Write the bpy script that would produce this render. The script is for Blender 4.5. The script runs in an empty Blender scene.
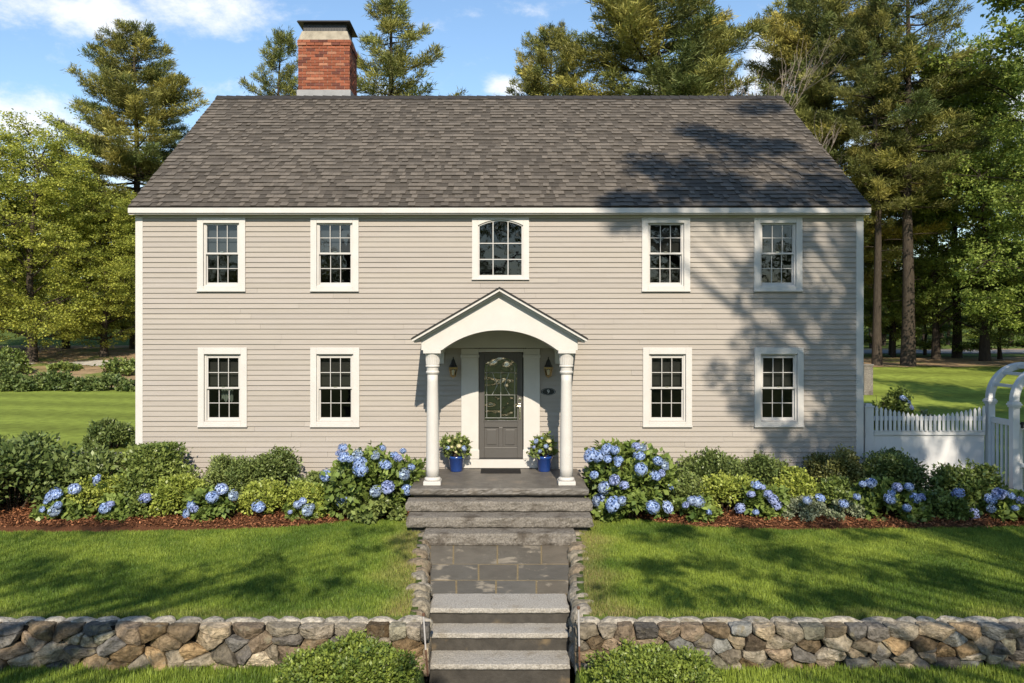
import bpy, math, random
import numpy as np
from mathutils import Vector, noise
from math import radians as R

scene = bpy.context.scene
COL = scene.collection
F = 780.0            # focal length in pixels of the 1024 px frame
VX, VY = 499.5, 330.0  # vanishing point of the depth axis
CZ = 3.27            # eye height above the front lawn

# ------------------------------------------------------------------ camera
cam = bpy.data.cameras.new("camera"); cam_o = bpy.data.objects.new("camera", cam); COL.objects.link(cam_o)
cam_o.location = (0, 0, CZ); cam_o.rotation_euler = (R(90), 0, 0)
cam.sensor_width = 36; cam.lens = F / 1024 * 36
cam.shift_x = (512 - VX) / 1024; cam.shift_y = (VY - 341.5) / 1024
cam.clip_start = 0.1; cam.clip_end = 3000
scene.camera = cam_o

# ------------------------------------------------------------------ light
SUN = Vector((-0.075, 1.0, -0.70)).normalized()      # the way the light travels
ELEV = math.asin(-SUN.z); AZ = math.atan2(-SUN.x, -SUN.y)
world = bpy.data.worlds.new("World"); scene.world = world; world.use_nodes = True
wn = world.node_tree.nodes; wl = world.node_tree.links
for n in list(wn): wn.remove(n)
def wnode(t, **k):
    n = wn.new(t)
    for a, b in k.items(): setattr(n, a, b)
    return n
sky = wnode("ShaderNodeTexSky", sky_type='NISHITA', sun_disc=False)
sky.sun_elevation = ELEV; sky.sun_rotation = AZ; sky.altitude = 50
sky.air_density = 1.35; sky.dust_density = 0.35; sky.ozone_density = 2.6
tc = wnode("ShaderNodeTexCoord")
SKY_STRENGTH = 0.145
def vdir(px, py):
    return Vector(((px - VX) / F, 1, (VY - py) / F)).normalized()
mapn = wnode("ShaderNodeMapping"); mapn.inputs['Scale'].default_value = (1.0, 1.0, 1.9)
wl.new(tc.outputs['Generated'], mapn.inputs['Vector'])
nz = wnode("ShaderNodeTexNoise"); nz.inputs['Scale'].default_value = 13.0; nz.inputs['Detail'].default_value = 9
nz.inputs['Roughness'].default_value = 0.66; nz.inputs['Distortion'].default_value = 0.1
wl.new(mapn.outputs[0], nz.inputs['Vector'])
acc = None
# banks of cloud: direction, angular half width, half height, weight
BANKS = [(60, 8, .15, .035, .34), (215, 14, .12, .03, .36), (12, 118, .09, .035, .42), (505, 86, .035, .016, .40),
         (150, 45, .05, .015, .16), (560, 8, .12, .014, .14), (775, 70, .06, .07, .36), (95, 175, .2, .05, .22),
         (420, 20, .05, .012, .12), (240, 92, .08, .02, .16), (980, 110, .2, .08, .34), (700, 95, .2, .03, .3), (400, 92, .1, .014, .25),
         (-300, 100, .3, .06, .3), (1500, 60, .3, .06, .3)]
for (px, py, sx, sz, w) in BANKS:
    d = vdir(px, py)
    sub = wnode("ShaderNodeVectorMath", operation='SUBTRACT'); wl.new(tc.outputs['Generated'], sub.inputs[0]); sub.inputs[1].default_value = d
    mul = wnode("ShaderNodeVectorMath", operation='MULTIPLY'); wl.new(sub.outputs[0], mul.inputs[0]); mul.inputs[1].default_value = (1 / sx, 1 / sx, 1 / sz)
    ln = wnode("ShaderNodeVectorMath", operation='LENGTH'); wl.new(mul.outputs[0], ln.inputs[0])
    mr = wnode("ShaderNodeMapRange", interpolation_type='SMOOTHERSTEP'); wl.new(ln.outputs['Value'], mr.inputs['Value'])
    mr.inputs['From Min'].default_value = 1.5; mr.inputs['From Max'].default_value = 0.0
    mr.inputs['To Min'].default_value = 0; mr.inputs['To Max'].default_value = w
    if acc is None: acc = mr.outputs[0]
    else:
        ad = wnode("ShaderNodeMath", operation='MAXIMUM'); wl.new(acc, ad.inputs[0]); wl.new(mr.outputs[0], ad.inputs[1]); acc = ad.outputs[0]
add = wnode("ShaderNodeMath", operation='ADD'); wl.new(nz.outputs['Fac'], add.inputs[0]); wl.new(acc, add.inputs[1])
cm = wnode("ShaderNodeMapRange", interpolation_type='SMOOTHSTEP'); wl.new(add.outputs[0], cm.inputs['Value'])
cm.inputs['From Min'].default_value = 0.56; cm.inputs['From Max'].default_value = 1.0; cm.inputs['To Max'].default_value = 0.95
skm = wnode("ShaderNodeMix", data_type='RGBA', blend_type='MULTIPLY'); skm.inputs['Factor'].default_value = 1
wl.new(sky.outputs[0], skm.inputs['A']); skm.inputs['B'].default_value = (.86, .92, .99, 1)
mix = wnode("ShaderNodeMix", data_type='RGBA'); wl.new(cm.outputs[0], mix.inputs['Factor'])
wl.new(skm.outputs['Result'], mix.inputs['A']); mix.inputs['B'].default_value = (6.2, 6.25, 6.35, 1)
bg = wnode("ShaderNodeBackground"); wl.new(mix.outputs['Result'], bg.inputs['Color']); bg.inputs['Strength'].default_value = SKY_STRENGTH
wo = wnode("ShaderNodeOutputWorld"); wl.new(bg.outputs[0], wo.inputs['Surface'])

sun = bpy.data.lights.new("sun", 'SUN'); sun.energy = 5.0; sun.angle = R(0.42); sun.color = (1.0, 0.885, 0.72)
sun_o = bpy.data.objects.new("sun", sun); COL.objects.link(sun_o)
sun_o.rotation_euler = SUN.to_track_quat('-Z', 'Y').to_euler(); sun_o.location = (3, -30, 40)
scene.view_settings.view_transform = 'Standard'; scene.view_settings.look = 'None'
scene.view_settings.exposure = 0.35; scene.view_settings.gamma = 1.0; scene.view_settings.use_curve_mapping = False
scene.render.engine = 'CYCLES'
cy = scene.cycles
cy.max_bounces = 6; cy.diffuse_bounces = 3; cy.glossy_bounces = 3; cy.transmission_bounces = 4; cy.transparent_max_bounces = 8
cy.use_denoising = True

# ------------------------------------------------------------------ materials
def material(name, rough=0.7, spec=0.3, color=(.5, .5, .5), attr=False, noise_amt=0.0, noise_scale=8.0, noise_detail=5, bump=0.0, bump_scale=60.0,
             stretch=(1, 1, 1), metallic=0.0, trans=0.0, coat=0.0, stain_sheen=None, vary=0.0):
    m = bpy.data.materials.new(name); m.use_nodes = True
    nt = m.node_tree; ns = nt.nodes; ls = nt.links
    b = ns['Principled BSDF']; out = ns['Material Output']
    b.inputs['Roughness'].default_value = rough; b.inputs['Specular IOR Level'].default_value = spec; b.inputs['Metallic'].default_value = metallic
    b.inputs['Coat Weight'].default_value = coat
    tcn = ns.new('ShaderNodeTexCoord'); mp = ns.new('ShaderNodeMapping'); mp.inputs['Scale'].default_value = stretch
    ls.new(tcn.outputs['Object'], mp.inputs['Vector'])
    if attr:
        a = ns.new('ShaderNodeAttribute'); a.attribute_name = 'Col'; col = a.outputs['Color']
    else:
        rgb = ns.new('ShaderNodeRGB'); rgb.outputs[0].default_value = (*color, 1); col = rgb.outputs[0]
    if vary:
        oi = ns.new('ShaderNodeObjectInfo'); h = ns.new('ShaderNodeHueSaturation')
        r1 = ns.new('ShaderNodeMapRange'); ls.new(oi.outputs['Random'], r1.inputs['Value']); r1.inputs['To Min'].default_value = 1 - vary; r1.inputs['To Max'].default_value = 1 + vary
        ls.new(r1.outputs[0], h.inputs['Value']); ls.new(col, h.inputs['Color'])
        r2 = ns.new('ShaderNodeMapRange'); ls.new(oi.outputs['Random'], r2.inputs['Value']); r2.inputs['To Min'].default_value = .5 + vary * .06; r2.inputs['To Max'].default_value = .5 - vary * .06
        ls.new(r2.outputs[0], h.inputs['Hue']); col = h.outputs['Color']
    if noise_amt:
        n = ns.new('ShaderNodeTexNoise'); n.inputs['Scale'].default_value = noise_scale; n.inputs['Detail'].default_value = noise_detail; n.inputs['Roughness'].default_value = .65
        ls.new(mp.outputs[0], n.inputs['Vector'])
        r = ns.new('ShaderNodeMapRange'); ls.new(n.outputs['Fac'], r.inputs['Value'])
        r.inputs['From Min'].default_value = .25; r.inputs['From Max'].default_value = .75
        r.inputs['To Min'].default_value = 1 - noise_amt; r.inputs['To Max'].default_value = 1 + noise_amt
        x = ns.new('ShaderNodeVectorMath'); x.operation = 'SCALE'; ls.new(col, x.inputs[0]); ls.new(r.outputs[0], x.inputs['Scale']); col = x.outputs[0]
    if stain_sheen:
        sc, scale, lo, hi = stain_sheen
        n = ns.new('ShaderNodeTexNoise'); n.inputs['Scale'].default_value = scale; n.inputs['Detail'].default_value = 6; n.inputs['Roughness'].default_value = .6
        ls.new(mp.outputs[0], n.inputs['Vector'])
        r = ns.new('ShaderNodeMapRange'); r.interpolation_type = 'SMOOTHSTEP'; ls.new(n.outputs['Fac'], r.inputs['Value'])
        r.inputs['From Min'].default_value = lo; r.inputs['From Max'].default_value = hi
        x = ns.new('ShaderNodeMix'); x.data_type = 'RGBA'; ls.new(r.outputs[0], x.inputs['Factor']); ls.new(col, x.inputs['A']); x.inputs['B'].default_value = (*sc, 1); col = x.outputs['Result']
    ls.new(col, b.inputs['Base Color'])
    if bump:
        n = ns.new('ShaderNodeTexNoise'); n.inputs['Scale'].default_value = bump_scale; n.inputs['Detail'].default_value = 6; n.inputs['Roughness'].default_value = .65
        ls.new(mp.outputs[0], n.inputs['Vector'])
        bp = ns.new('ShaderNodeBump'); bp.inputs['Strength'].default_value = 1.0; bp.inputs['Distance'].default_value = bump
        ls.new(n.outputs['Fac'], bp.inputs['Height']); ls.new(bp.outputs[0], b.inputs['Normal'])
    if trans:
        t = ns.new('ShaderNodeBsdfTranslucent'); ls.new(col, t.inputs['Color'])
        mx = ns.new('ShaderNodeMixShader'); mx.inputs[0].default_value = trans
        ls.new(b.outputs[0], mx.inputs[1]); ls.new(t.outputs[0], mx.inputs[2]); ls.new(mx.outputs[0], out.inputs['Surface'])
    return m

M = {}
M['siding'] = material('siding_paint', .62, .25, attr=True, noise_amt=.07, noise_scale=1.2, bump=.0025, bump_scale=9, stretch=(1, 1, 14), stain_sheen=((.28, .255, .225), 2.2, .60, .85))
M['white'] = material('white_trim_paint', .45, .35, (.53, .512, .485), noise_amt=.06, noise_scale=3, bump=.0008, bump_scale=40)
M['fence_white'] = material('white_vinyl', .38, .4, (.62, .62, .62), noise_amt=.05, noise_scale=2, bump=.0006, bump_scale=30)
M['sash'] = material('sash_paint', .4, .35, (.49, .475, .455))
M['shingle'] = material('asphalt_shingle', .92, .12, attr=True, noise_amt=.28, noise_scale=34, bump=.006, bump_scale=90)
M['roof_edge'] = material('roof_edge', .8, .2, (.035, .033, .032))
M['brick'] = material('brick', .85, .2, attr=True, noise_amt=.25, noise_scale=25, bump=.004, bump_scale=60)
M['concrete'] = material('concrete_crown', .9, .2, (.31, .275, .215), noise_amt=.3, noise_scale=6, bump=.006, bump_scale=25)
M['lead'] = material('lead_flashing', .5, .4, (.23, .235, .24), noise_amt=.2, noise_scale=5)
M['dark_metal'] = material('dark_metal', .45, .4, (.035, .034, .034), noise_amt=.15, noise_scale=8)
M['door'] = material('door_paint', .42, .4, (.082, .077, .072), noise_amt=.05, noise_scale=3)
M['brass'] = material('brass', .28, .5, (.55, .40, .20), metallic=1.0, noise_amt=.1, noise_scale=30)
M['nickel'] = material('satin_nickel', .25, .5, (.72, .66, .56), metallic=1.0)
M['black'] = material('black_enamel', .4, .4, (.018, .018, .02))
M['plaque'] = material('plaque_enamel', .35, .4, (.010, .016, .020))
M['letter'] = material('letter_paint', .5, .3, (.55, .56, .55))
M['candle'] = material('frosted_glass', .5, .4, (.80, .76, .66))
M['mat'] = material('rubber_mat', .95, .1, (.022, .021, .021), noise_amt=.2, noise_scale=60, bump=.004, bump_scale=120)
M['pot'] = material('blue_glaze', .16, .55, (.012, .045, .20), noise_amt=.2, noise_scale=6, coat=.5)
M['soil'] = material('potting_soil', .95, .1, (.03, .022, .015), bump=.01, bump_scale=60)
M['granite'] = material('granite', .85, .25, (.185, .168, .145), noise_amt=.65, noise_scale=38, noise_detail=9, bump=.03, bump_scale=20, stain_sheen=((.085, .072, .058), 3.0, .48, .70))
M['granite_top'] = material('granite_tread', .85, .25, (.33, .31, .275), noise_amt=.6, noise_scale=55, noise_detail=9, bump=.016, bump_scale=30, stain_sheen=((.20, .17, .125), 4.0, .50, .85))
M['landing'] = material('bluestone_landing', .55, .4, (.115, .105, .092), noise_amt=.35, noise_scale=6, bump=.004, bump_scale=18, stain_sheen=((.19, .16, .125), 2.2, .5, .75))
M['riser'] = material('shade_dark_riser', .75, .3, (.052, .047, .040), noise_amt=.35, noise_scale=8, bump=.006, bump_scale=30, stain_sheen=((.16, .12, .07), 3.0, .55, .75))  # dark base colour carries the shade under the treads, blotches are stains
M['flag'] = material('bluestone_flag', .36, .5, attr=True, noise_amt=.25, noise_scale=4, bump=.004, bump_scale=14, stain_sheen=((.29, .25, .19), 3.4, .56, .66))  # pale patches paint the wet sheen into the flagstone colour
M['mortar'] = material('path_mortar', .95, .15, (.22, .175, .10), noise_amt=.3, noise_scale=20, bump=.004, bump_scale=50)
M['stone'] = material('fieldstone', .88, .22, attr=True, noise_amt=.75, noise_scale=16, noise_detail=12, bump=.05, bump_scale=16, stain_sheen=((.22, .19, .13), 6.0, .56, .70))
M['gap'] = material('wall_core_dark', 1, .05, (.010, .009, .008))  # near-black core that shows between the stones
M['leaf'] = material('leaf', .5, .3, attr=True, trans=.42, vary=.10)
M['needle'] = material('needle', .55, .25, attr=True, trans=.25, vary=.12)
M['shrubleaf'] = material('shrub_leaf', .42, .4, attr=True, trans=.22)
M['petal'] = material('petal', .6, .2, attr=True, trans=.25)
M['bark'] = material('bark', .95, .1, (.060, .048, .037), noise_amt=.5, noise_scale=5, bump=.05, bump_scale=7, stretch=(3, 3, .5))
M['greybark'] = material('grey_bark', .95, .1, (.24, .20, .17), noise_amt=.3, noise_scale=5)
M['twig'] = material('twig_bark', .95, .1, (.06, .045, .03), noise_amt=.3, noise_scale=20)
M['grass'] = material('grass_blade', .5, .25, attr=True, trans=.28)
M['lawn'] = material('lawn_soil', .95, .08, (.075, .105, .026), noise_amt=.45, noise_scale=2.2, noise_detail=10, bump=.04, bump_scale=20, stain_sheen=((.10, .135, .034), .22, .45, .6))
M['mown'] = material('mown_lawn', .9, .1, (.21, .26, .045), noise_amt=.42, noise_scale=2.4, noise_detail=14, bump=.05, bump_scale=30)
M['mulch'] = material('bark_mulch', .95, .1, (.13, .056, .027), noise_amt=.55, noise_scale=40, noise_detail=8, bump=.03, bump_scale=45)
M['chip'] = material('mulch_chip', .9, .15, attr=True)
M['litter'] = material('forest_litter', .95, .08, (.30, .21, .12), noise_amt=.5, noise_scale=1.2, noise_detail=9, bump=.05, bump_scale=8, stain_sheen=((.16, .19, .05), .4, .5, .62))
M['asphalt'] = material('asphalt', .9, .15, (.17, .165, .16), noise_amt=.15, noise_scale=6)
M['gravel'] = material('pale_gravel', .95, .15, (.46, .42, .36), noise_amt=.25, noise_scale=3, noise_detail=9, bump=.03, bump_scale=30)
M['rust'] = material('rusty_steel', .7, .3, (.13, .07, .045), noise_amt=.3, noise_scale=20)
M['palestake'] = material('galvanised_steel', .45, .4, (.42, .40, .39))
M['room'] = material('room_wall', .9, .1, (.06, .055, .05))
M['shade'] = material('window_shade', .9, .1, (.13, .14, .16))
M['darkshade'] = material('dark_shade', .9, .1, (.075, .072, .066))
M['curtain'] = material('curtain', .9, .1, (.38, .44, .36), trans=.3)
M['came'] = material('zinc_came', .35, .5, (.55, .56, .54), metallic=.7)

def glass(name, refl, tint, rough=.02, bumpd=.0):
    m = bpy.data.materials.new(name); m.use_nodes = True
    ns = m.node_tree.nodes; ls = m.node_tree.links; ns.remove(ns['Principled BSDF'])
    t = ns.new('ShaderNodeBsdfTransparent'); t.inputs[0].default_value = (*tint, 1)
    g = ns.new('ShaderNodeBsdfGlossy'); g.inputs['Roughness'].default_value = rough; g.inputs[0].default_value = (.95, .97, 1, 1)
    fr = ns.new('ShaderNodeFresnel'); fr.inputs['IOR'].default_value = 1.5
    ad = ns.new('ShaderNodeMath'); ad.operation = 'ADD'; ad.inputs[1].default_value = refl; ls.new(fr.outputs[0], ad.inputs[0])
    if bumpd:
        tcn = ns.new('ShaderNodeTexCoord'); n = ns.new('ShaderNodeTexNoise'); n.inputs['Scale'].default_value = 2.2; n.inputs['Detail'].default_value = 2
        ls.new(tcn.outputs['Object'], n.inputs['Vector'])
        bp = ns.new('ShaderNodeBump'); bp.inputs['Distance'].default_value = bumpd; ls.new(n.outputs['Fac'], bp.inputs['Height']); ls.new(bp.outputs[0], g.inputs['Normal'])
    mx = ns.new('ShaderNodeMixShader'); ls.new(ad.outputs[0], mx.inputs[0]); ls.new(t.outputs[0], mx.inputs[1]); ls.new(g.outputs[0], mx.inputs[2])
    ls.new(mx.outputs[0], ns['Material Output'].inputs['Surface'])
    return m
M['glass'] = glass('window_glass', .006, (.55, .58, .58), bumpd=.004)
M['doorglass'] = glass('leaded_glass', .20, (.45, .48, .46), .06, bumpd=.05)
M['lampglass'] = glass('lantern_glass', .02, (.92, .90, .82))

# ------------------------------------------------------------------ mesh helpers
ORG = {}
def tag(o, label=None, cat=None, group=None, kind=None):
    if label: o['label'] = label
    if cat: o['category'] = cat
    if group: o['group'] = group
    if kind: o['kind'] = kind
    return o
def thing(name, loc, label, cat, group=None, rz=0):
    o = bpy.data.objects.new(name, None); COL.objects.link(o); o.location = loc; o.rotation_euler = (0, 0, rz)
    o.empty_display_size = .2
    ORG[o] = Vector(loc)
    return tag(o, label, cat, group)

class MB:
    """collects geometry in world coordinates and links it as one mesh object"""
    def __init__(s): s.v = []; s.f = []; s.c = []; s.col = (.5, .5, .5); s.smooth = []; s.sm = False; s.n = 0
    def add(s, vs, fs, col=None):
        b = s.n; s.v.extend([tuple(p) for p in vs]); s.n += len(vs)
        s.f.extend([tuple(i + b for i in f) for f in fs]); s.smooth.extend([s.sm] * len(fs))
        s.c.extend([col or s.col] * len(vs)); return s
    def box(s, x0, x1, y0, y1, z0, z1, col=None):
        return s.add([(x0, y0, z0), (x1, y0, z0), (x1, y1, z0), (x0, y1, z0), (x0, y0, z1), (x1, y0, z1), (x1, y1, z1), (x0, y1, z1)],
                     [(0, 3, 2, 1), (4, 5, 6, 7), (0, 1, 5, 4), (1, 2, 6, 5), (2, 3, 7, 6), (3, 0, 4, 7)], col)
    def prism(s, poly, y0, y1, col=None):
        """a polygon in x, z (counter-clockwise seen from the front) pulled from y0 back to y1"""
        n = len(poly)
        vs = [(x, y0, z) for x, z in poly] + [(x, y1, z) for x, z in poly]
        return s.add(vs, [tuple(range(n)), tuple(range(2 * n - 1, n - 1, -1))] + [(i, i + n, (i + 1) % n + n, (i + 1) % n) for i in range(n)], col)
    def strip(s, lo, hi, y0, y1, col=None):
        """slab between two polylines lo and hi (lists of x, z), y0 front to y1 back"""
        n = len(lo)
        vs = [(x, y0, z) for x, z in lo] + [(x, y0, z) for x, z in hi] + [(x, y1, z) for x, z in lo] + [(x, y1, z) for x, z in hi]
        fs = []
        for i in range(n - 1):
            fs += [(i, i + 1, n + i + 1, n + i), (2 * n + i, 3 * n + i, 3 * n + i + 1, 2 * n + i + 1), (i, 2 * n + i, 2 * n + i + 1, i + 1), (n + i, n + i + 1, 3 * n + i + 1, 3 * n + i)]
        fs += [(0, n, 3 * n, 2 * n), (n - 1, 3 * n - 1, 4 * n - 1, 2 * n - 1)]
        return s.add(vs, fs, col)
    def tube(s, pts, rad, k=6, col=None, cap=True):
        pts = [Vector(p) for p in pts]; m = len(pts); vs = []; fs = []
        if not hasattr(rad, '__len__'): rad = [rad] * m
        for i, p in enumerate(pts):
            d = (pts[min(i + 1, m - 1)] - pts[max(i - 1, 0)]).normalized()
            a = d.cross(Vector((0, 0, 1)) if abs(d.z) < .9 else Vector((1, 0, 0))).normalized(); b = d.cross(a)
            for j in range(k):
                t = 2 * math.pi * j / k; vs.append(p + (a * math.cos(t) + b * math.sin(t)) * rad[i])
        for i in range(m - 1):
            for j in range(k): fs.append((i * k + j, i * k + (j + 1) % k, (i + 1) * k + (j + 1) % k, (i + 1) * k + j))
        if cap: fs += [tuple(range(k))[::-1], tuple(range((m - 1) * k, m * k))]
        return s.add(vs, fs, col)
    def lathe(s, prof, cx, cy, k=24, col=None, flute=0, fl=(0, 0)):
        vs = []; fs = []
        for r, z in prof:
            for j in range(k):
                t = 2 * math.pi * j / k; rr = r
                vs.append((cx + rr * math.cos(t), cy + rr * math.sin(t), z))
        m = len(prof)
        for i in range(m - 1):
            for j in range(k): fs.append((i * k + j, i * k + (j + 1) % k, (i + 1) * k + (j + 1) % k, (i + 1) * k + j))
        fs += [tuple(range(k))[::-1], tuple(range((m - 1) * k, m * k))]
        return s.add(vs, fs, col)
    def build(s, name, mat, parent=None, smooth=False, bevel=0, seg=2):
        me = bpy.data.meshes.new(name); off = root_of(parent)
        vs = [(x - off[0], y - off[1], z - off[2]) for x, y, z in s.v]
        me.from_pydata(vs, [], s.f); me.validate()
        a = me.color_attributes.new('Col', 'FLOAT_COLOR', 'POINT')
        if len(me.vertices) == len(s.c):
            a.data.foreach_set('color', np.array([(*c, 1) for c in s.c], dtype=np.float32).ravel())
        if smooth or any(s.smooth):
            me.polygons.foreach_set('use_smooth', [True] * len(me.polygons) if smooth or len(s.smooth) != len(me.polygons) else s.smooth)
        me.materials.append(mat)
        o = bpy.data.objects.new(name, me); COL.objects.link(o)
        if parent: o.parent = parent
        if bevel:
            b = o.modifiers.new('bevel', 'BEVEL'); b.width = bevel; b.segments = seg; b.limit_method = 'ANGLE'; b.angle_limit = R(40)
        return o
def root_of(p):
    while p is not None:
        if p in ORG: return ORG[p]
        p = p.parent
    return (0, 0, 0)

def np_mesh(name, V, faces_n, C, mat, parent=None, smooth=False, loc=None):
    """faces_n-gons laid out one after the other (leaves, blades), each with vertices of its own"""
    V = np.asarray(V, dtype=np.float32); nf = len(V) // faces_n
    me = bpy.data.meshes.new(name)
    me.vertices.add(len(V)); me.vertices.foreach_set('co', V.ravel())
    me.loops.add(len(V)); me.loops.foreach_set('vertex_index', np.arange(len(V), dtype=np.int32))
    me.polygons.add(nf); me.polygons.foreach_set('loop_start', np.arange(0, len(V), faces_n, dtype=np.int32))
    me.polygons.foreach_set('loop_total', np.full(nf, faces_n, dtype=np.int32))
    a = me.color_attributes.new('Col', 'FLOAT_COLOR', 'POINT')
    C = np.asarray(C, dtype=np.float32)
    if len(C) == nf: C = np.repeat(C, faces_n, axis=0)
    a.data.foreach_set('color', np.concatenate([C, np.ones((len(C), 1), np.float32)], 1).ravel())
    me.update(); me.materials.append(mat)
    if smooth: me.polygons.foreach_set('use_smooth', np.ones(nf, bool))
    o = bpy.data.objects.new(name, me); COL.objects.link(o)
    if parent: o.parent = parent
    return o

def unit(a): return a / np.maximum(np.linalg.norm(a, axis=-1, keepdims=True), 1e-9)
def leaves(P, D, Nn, L, Wd, fold=.12):
    """diamond leaves: base P, direction D, normal Nn, length L, width Wd"""
    D = unit(D); S = unit(np.cross(D, Nn)); Nn = unit(np.cross(S, D)); L = np.asarray(L)[:, None]; Wd = np.asarray(Wd)[:, None]
    mid = P + D * L * .48 + Nn * L * fold
    q = np.stack([P, mid + S * Wd * .5, P + D * L - Nn * L * fold * .3, mid - S * Wd * .5], 1)
    return q.reshape(-1, 3)
def palette(rng, n, lo, hi, spread=.15):
    t = rng.random((n, 1)); c = np.array(lo) * (1 - t) + np.array(hi) * t
    return c * (1 + spread * rng.standard_normal((n, 1))).clip(.5, 1.6)

def W(px, py, D): return ((px - VX) * D / F, D, CZ + (VY - py) * D / F)
def X(px, D): return (px - VX) * D / F
def Z(py, D): return CZ + (VY - py) * D / F
# ------------------------------------------------------------------ terrain
def gz(x, y):
    """height of the ground"""
    if y < 8.91: return -.47
    z = 0.0
    e = min(1, max(0, (x + 6) / 12)); e = e * e * (3 - 2 * e)          # the land rises on the right only
    if y > 26: t = min(1, (y - 26) / 19); z += 1.2 * e * t * t * (3 - 2 * t)
    if y > 44: t = min(1, (y - 44) / 26); z += 1.7 * (1 - e) * t * t * (3 - 2 * t)
    if y > 45: z += (y - 45) * (.004 + .008 * e)
    if y > 75: z += min(14, (y - 75) * .12)
    return z
def path_hw(y):                                   # half width of the front walk
    t = min(1, max(0, (y - 9.5) / 2.6)); return .835 + .245 * t
rng = np.random.default_rng(7); random.seed(7)
def ground():
    xs = sorted(set([round(v, 3) for v in list(np.arange(-1.5, 1.51, .06)) + list(np.arange(-12, 12.1, .5)) + list(np.arange(-60, 61, 3)) + list(np.arange(-400, 401, 40))]))
    ys = sorted(set([round(v, 3) for v in list(np.arange(7.0, 13.4, .12)) + [8.90, 8.92] + list(np.arange(-20, 20, 1)) + list(np.arange(20, 80, 2)) + list(np.arange(80, 400, 20)) + list(np.arange(-300, -19, 40))]))
    vs = []; nx = len(xs)
    for y in ys:
        for x in xs:
            z = gz(x, y)
            if 7.1 < y < 13.05 and abs(x) < path_hw(y) + (.10 if y > 8.6 else -.02): z = -1.0
            vs.append((x, y, z))
    fs = [(j * nx + i, j * nx + i + 1, (j + 1) * nx + i + 1, (j + 1) * nx + i) for j in range(len(ys) - 1) for i in range(nx - 1)]
    m = MB(); m.add(vs, fs); o = m.build('ground', M['lawn'], smooth=True); tag(o, kind='structure')
ground()

def sheet(name, poly_fn, xs, ys, mat, dz, kind='structure'):
    """a sheet over the terrain; poly_fn(x, y) says where it lies"""
    m = MB(); idx = {}
    for j, y in enumerate(ys):
        for i, x in enumerate(xs):
            pass
    for j in range(len(ys) - 1):
        for i in range(len(xs) - 1):
            if poly_fn((xs[i] + xs[i + 1]) / 2, (ys[j] + ys[j + 1]) / 2):
                q = []
                for (a, b) in ((i, j), (i + 1, j), (i + 1, j + 1), (i, j + 1)):
                    if (a, b) not in idx:
                        idx[(a, b)] = m.n; m.add([(xs[a], ys[b], gz(xs[a], ys[b]) + dz(xs[a], ys[b]))], [])
                    q.append(idx[(a, b)])
                m.f.append(tuple(q)); m.smooth.append(True)
    return tag(m.build(name, mat, smooth=True), kind=kind)

# bed edge: pixels on the ground plane turned into points
BED = sorted([(X(px, CZ * F / (py - VY)), CZ * F / (py - VY)) for px, py in
       [(-80, 532), (40, 533), (120, 532.5), (200, 531), (260, 529.5), (305, 526.5), (350, 522), (395, 518), (412, 515)]]) + \
      sorted([(X(px, CZ * F / (py - VY)), CZ * F / (py - VY)) for px, py in
       [(588, 515), (612, 517), (650, 522), (700, 528), (750, 530), (820, 530.5), (900, 530), (1024, 527), (1110, 525)]])
BX = [p[0] for p in BED]; BY = [p[1] for p in BED]
def bed_y(x): return float(np.interp(x, BX, BY))

def wob(x, y, s=1.0): return noise.noise(Vector((x * s, y * s, 3.1)))
fx = list(np.arange(-14, -1.25, .08)); fx2 = list(np.arange(1.3, 12.5, .08))
for xs_ in (fx, fx2):
    sheet('mulch_bed', lambda x, y: y > bed_y(x) + .05 * wob(x, y, 5), xs_, list(np.arange(12.6, 15.05, .06)), M['mulch'],
          lambda x, y: .004 + .05 * min(1, max(0, (y - bed_y(x)) / .35)) + .03 * wob(x, y, 6) * min(1, max(0, (y - bed_y(x)) / .2)))
# loose chips of bark over the bed
def chips():
    n = 42000; x = rng.uniform(-9.5, 9.5, n); y = rng.uniform(12.8, 14.6, n)
    by = np.interp(x, BX, BY); k = (y > by - .03 + rng.normal(0, .03, n)) & (np.abs(x) > 1.5)
    x, y = x[k], y[k]; n = len(x); by = by[k]
    z = .012 + .05 * np.clip((y - by) / .35, 0, 1) + rng.uniform(0, .03, n)
    D = np.stack([rng.normal(size=n), rng.normal(size=n), rng.normal(0, .35, n)], 1); N = np.stack([rng.normal(0, .5, n), rng.normal(0, .5, n), np.ones(n)], 1)
    V = leaves(np.stack([x, y, z], 1), D, N, rng.uniform(.03, .09, n), rng.uniform(.012, .028, n))
    c = palette(rng, n, (.07, .026, .013), (.34, .15, .07), .3)
    tag(np_mesh('bark_chips', V, 4, c, M['chip']), kind='stuff')
chips()

# far ground: litter under the trees, road, drive
L_ = lambda a, b, s: list(np.arange(a, b + s / 2, s))
sheet('forest_floor', lambda x, y: y < 72 and y > (43.6 + 1.0 * wob(x, 0, .15) if x > 0 else 43.5 + .6 * wob(x, 0, .2)) + .5 * wob(x, y, .6), L_(-75, 90, .75), L_(36, 130, .75), M['litter'], lambda x, y: .004 + .03)
sheet('road', lambda x, y: 60 < y < 66 + .04 * x and x > 12, L_(11, 95, 1.5), L_(60, 70, 1), M['asphalt'], lambda x, y: .09)
sheet('grass_verge', lambda x, y: 55 < y < 59.5 and x > 12, L_(11, 95, 1.5), L_(54, 60, .5), M['lawn'], lambda x, y: .075)
sheet('gravel_drive', lambda x, y: abs(y - (56 + .12 * (x + 33))) < 1.2 + 2.0 * wob(x, y, .2), L_(-38, -14, .35), L_(50, 63, .35), M['gravel'], lambda x, y: .07)
def mown(name, x0, x1, y0, y1, keep):
    o = sheet(name, keep, L_(x0, x1, .4), L_(y0, y1, .4), M['mown'], lambda x, y: .012); return o
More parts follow.
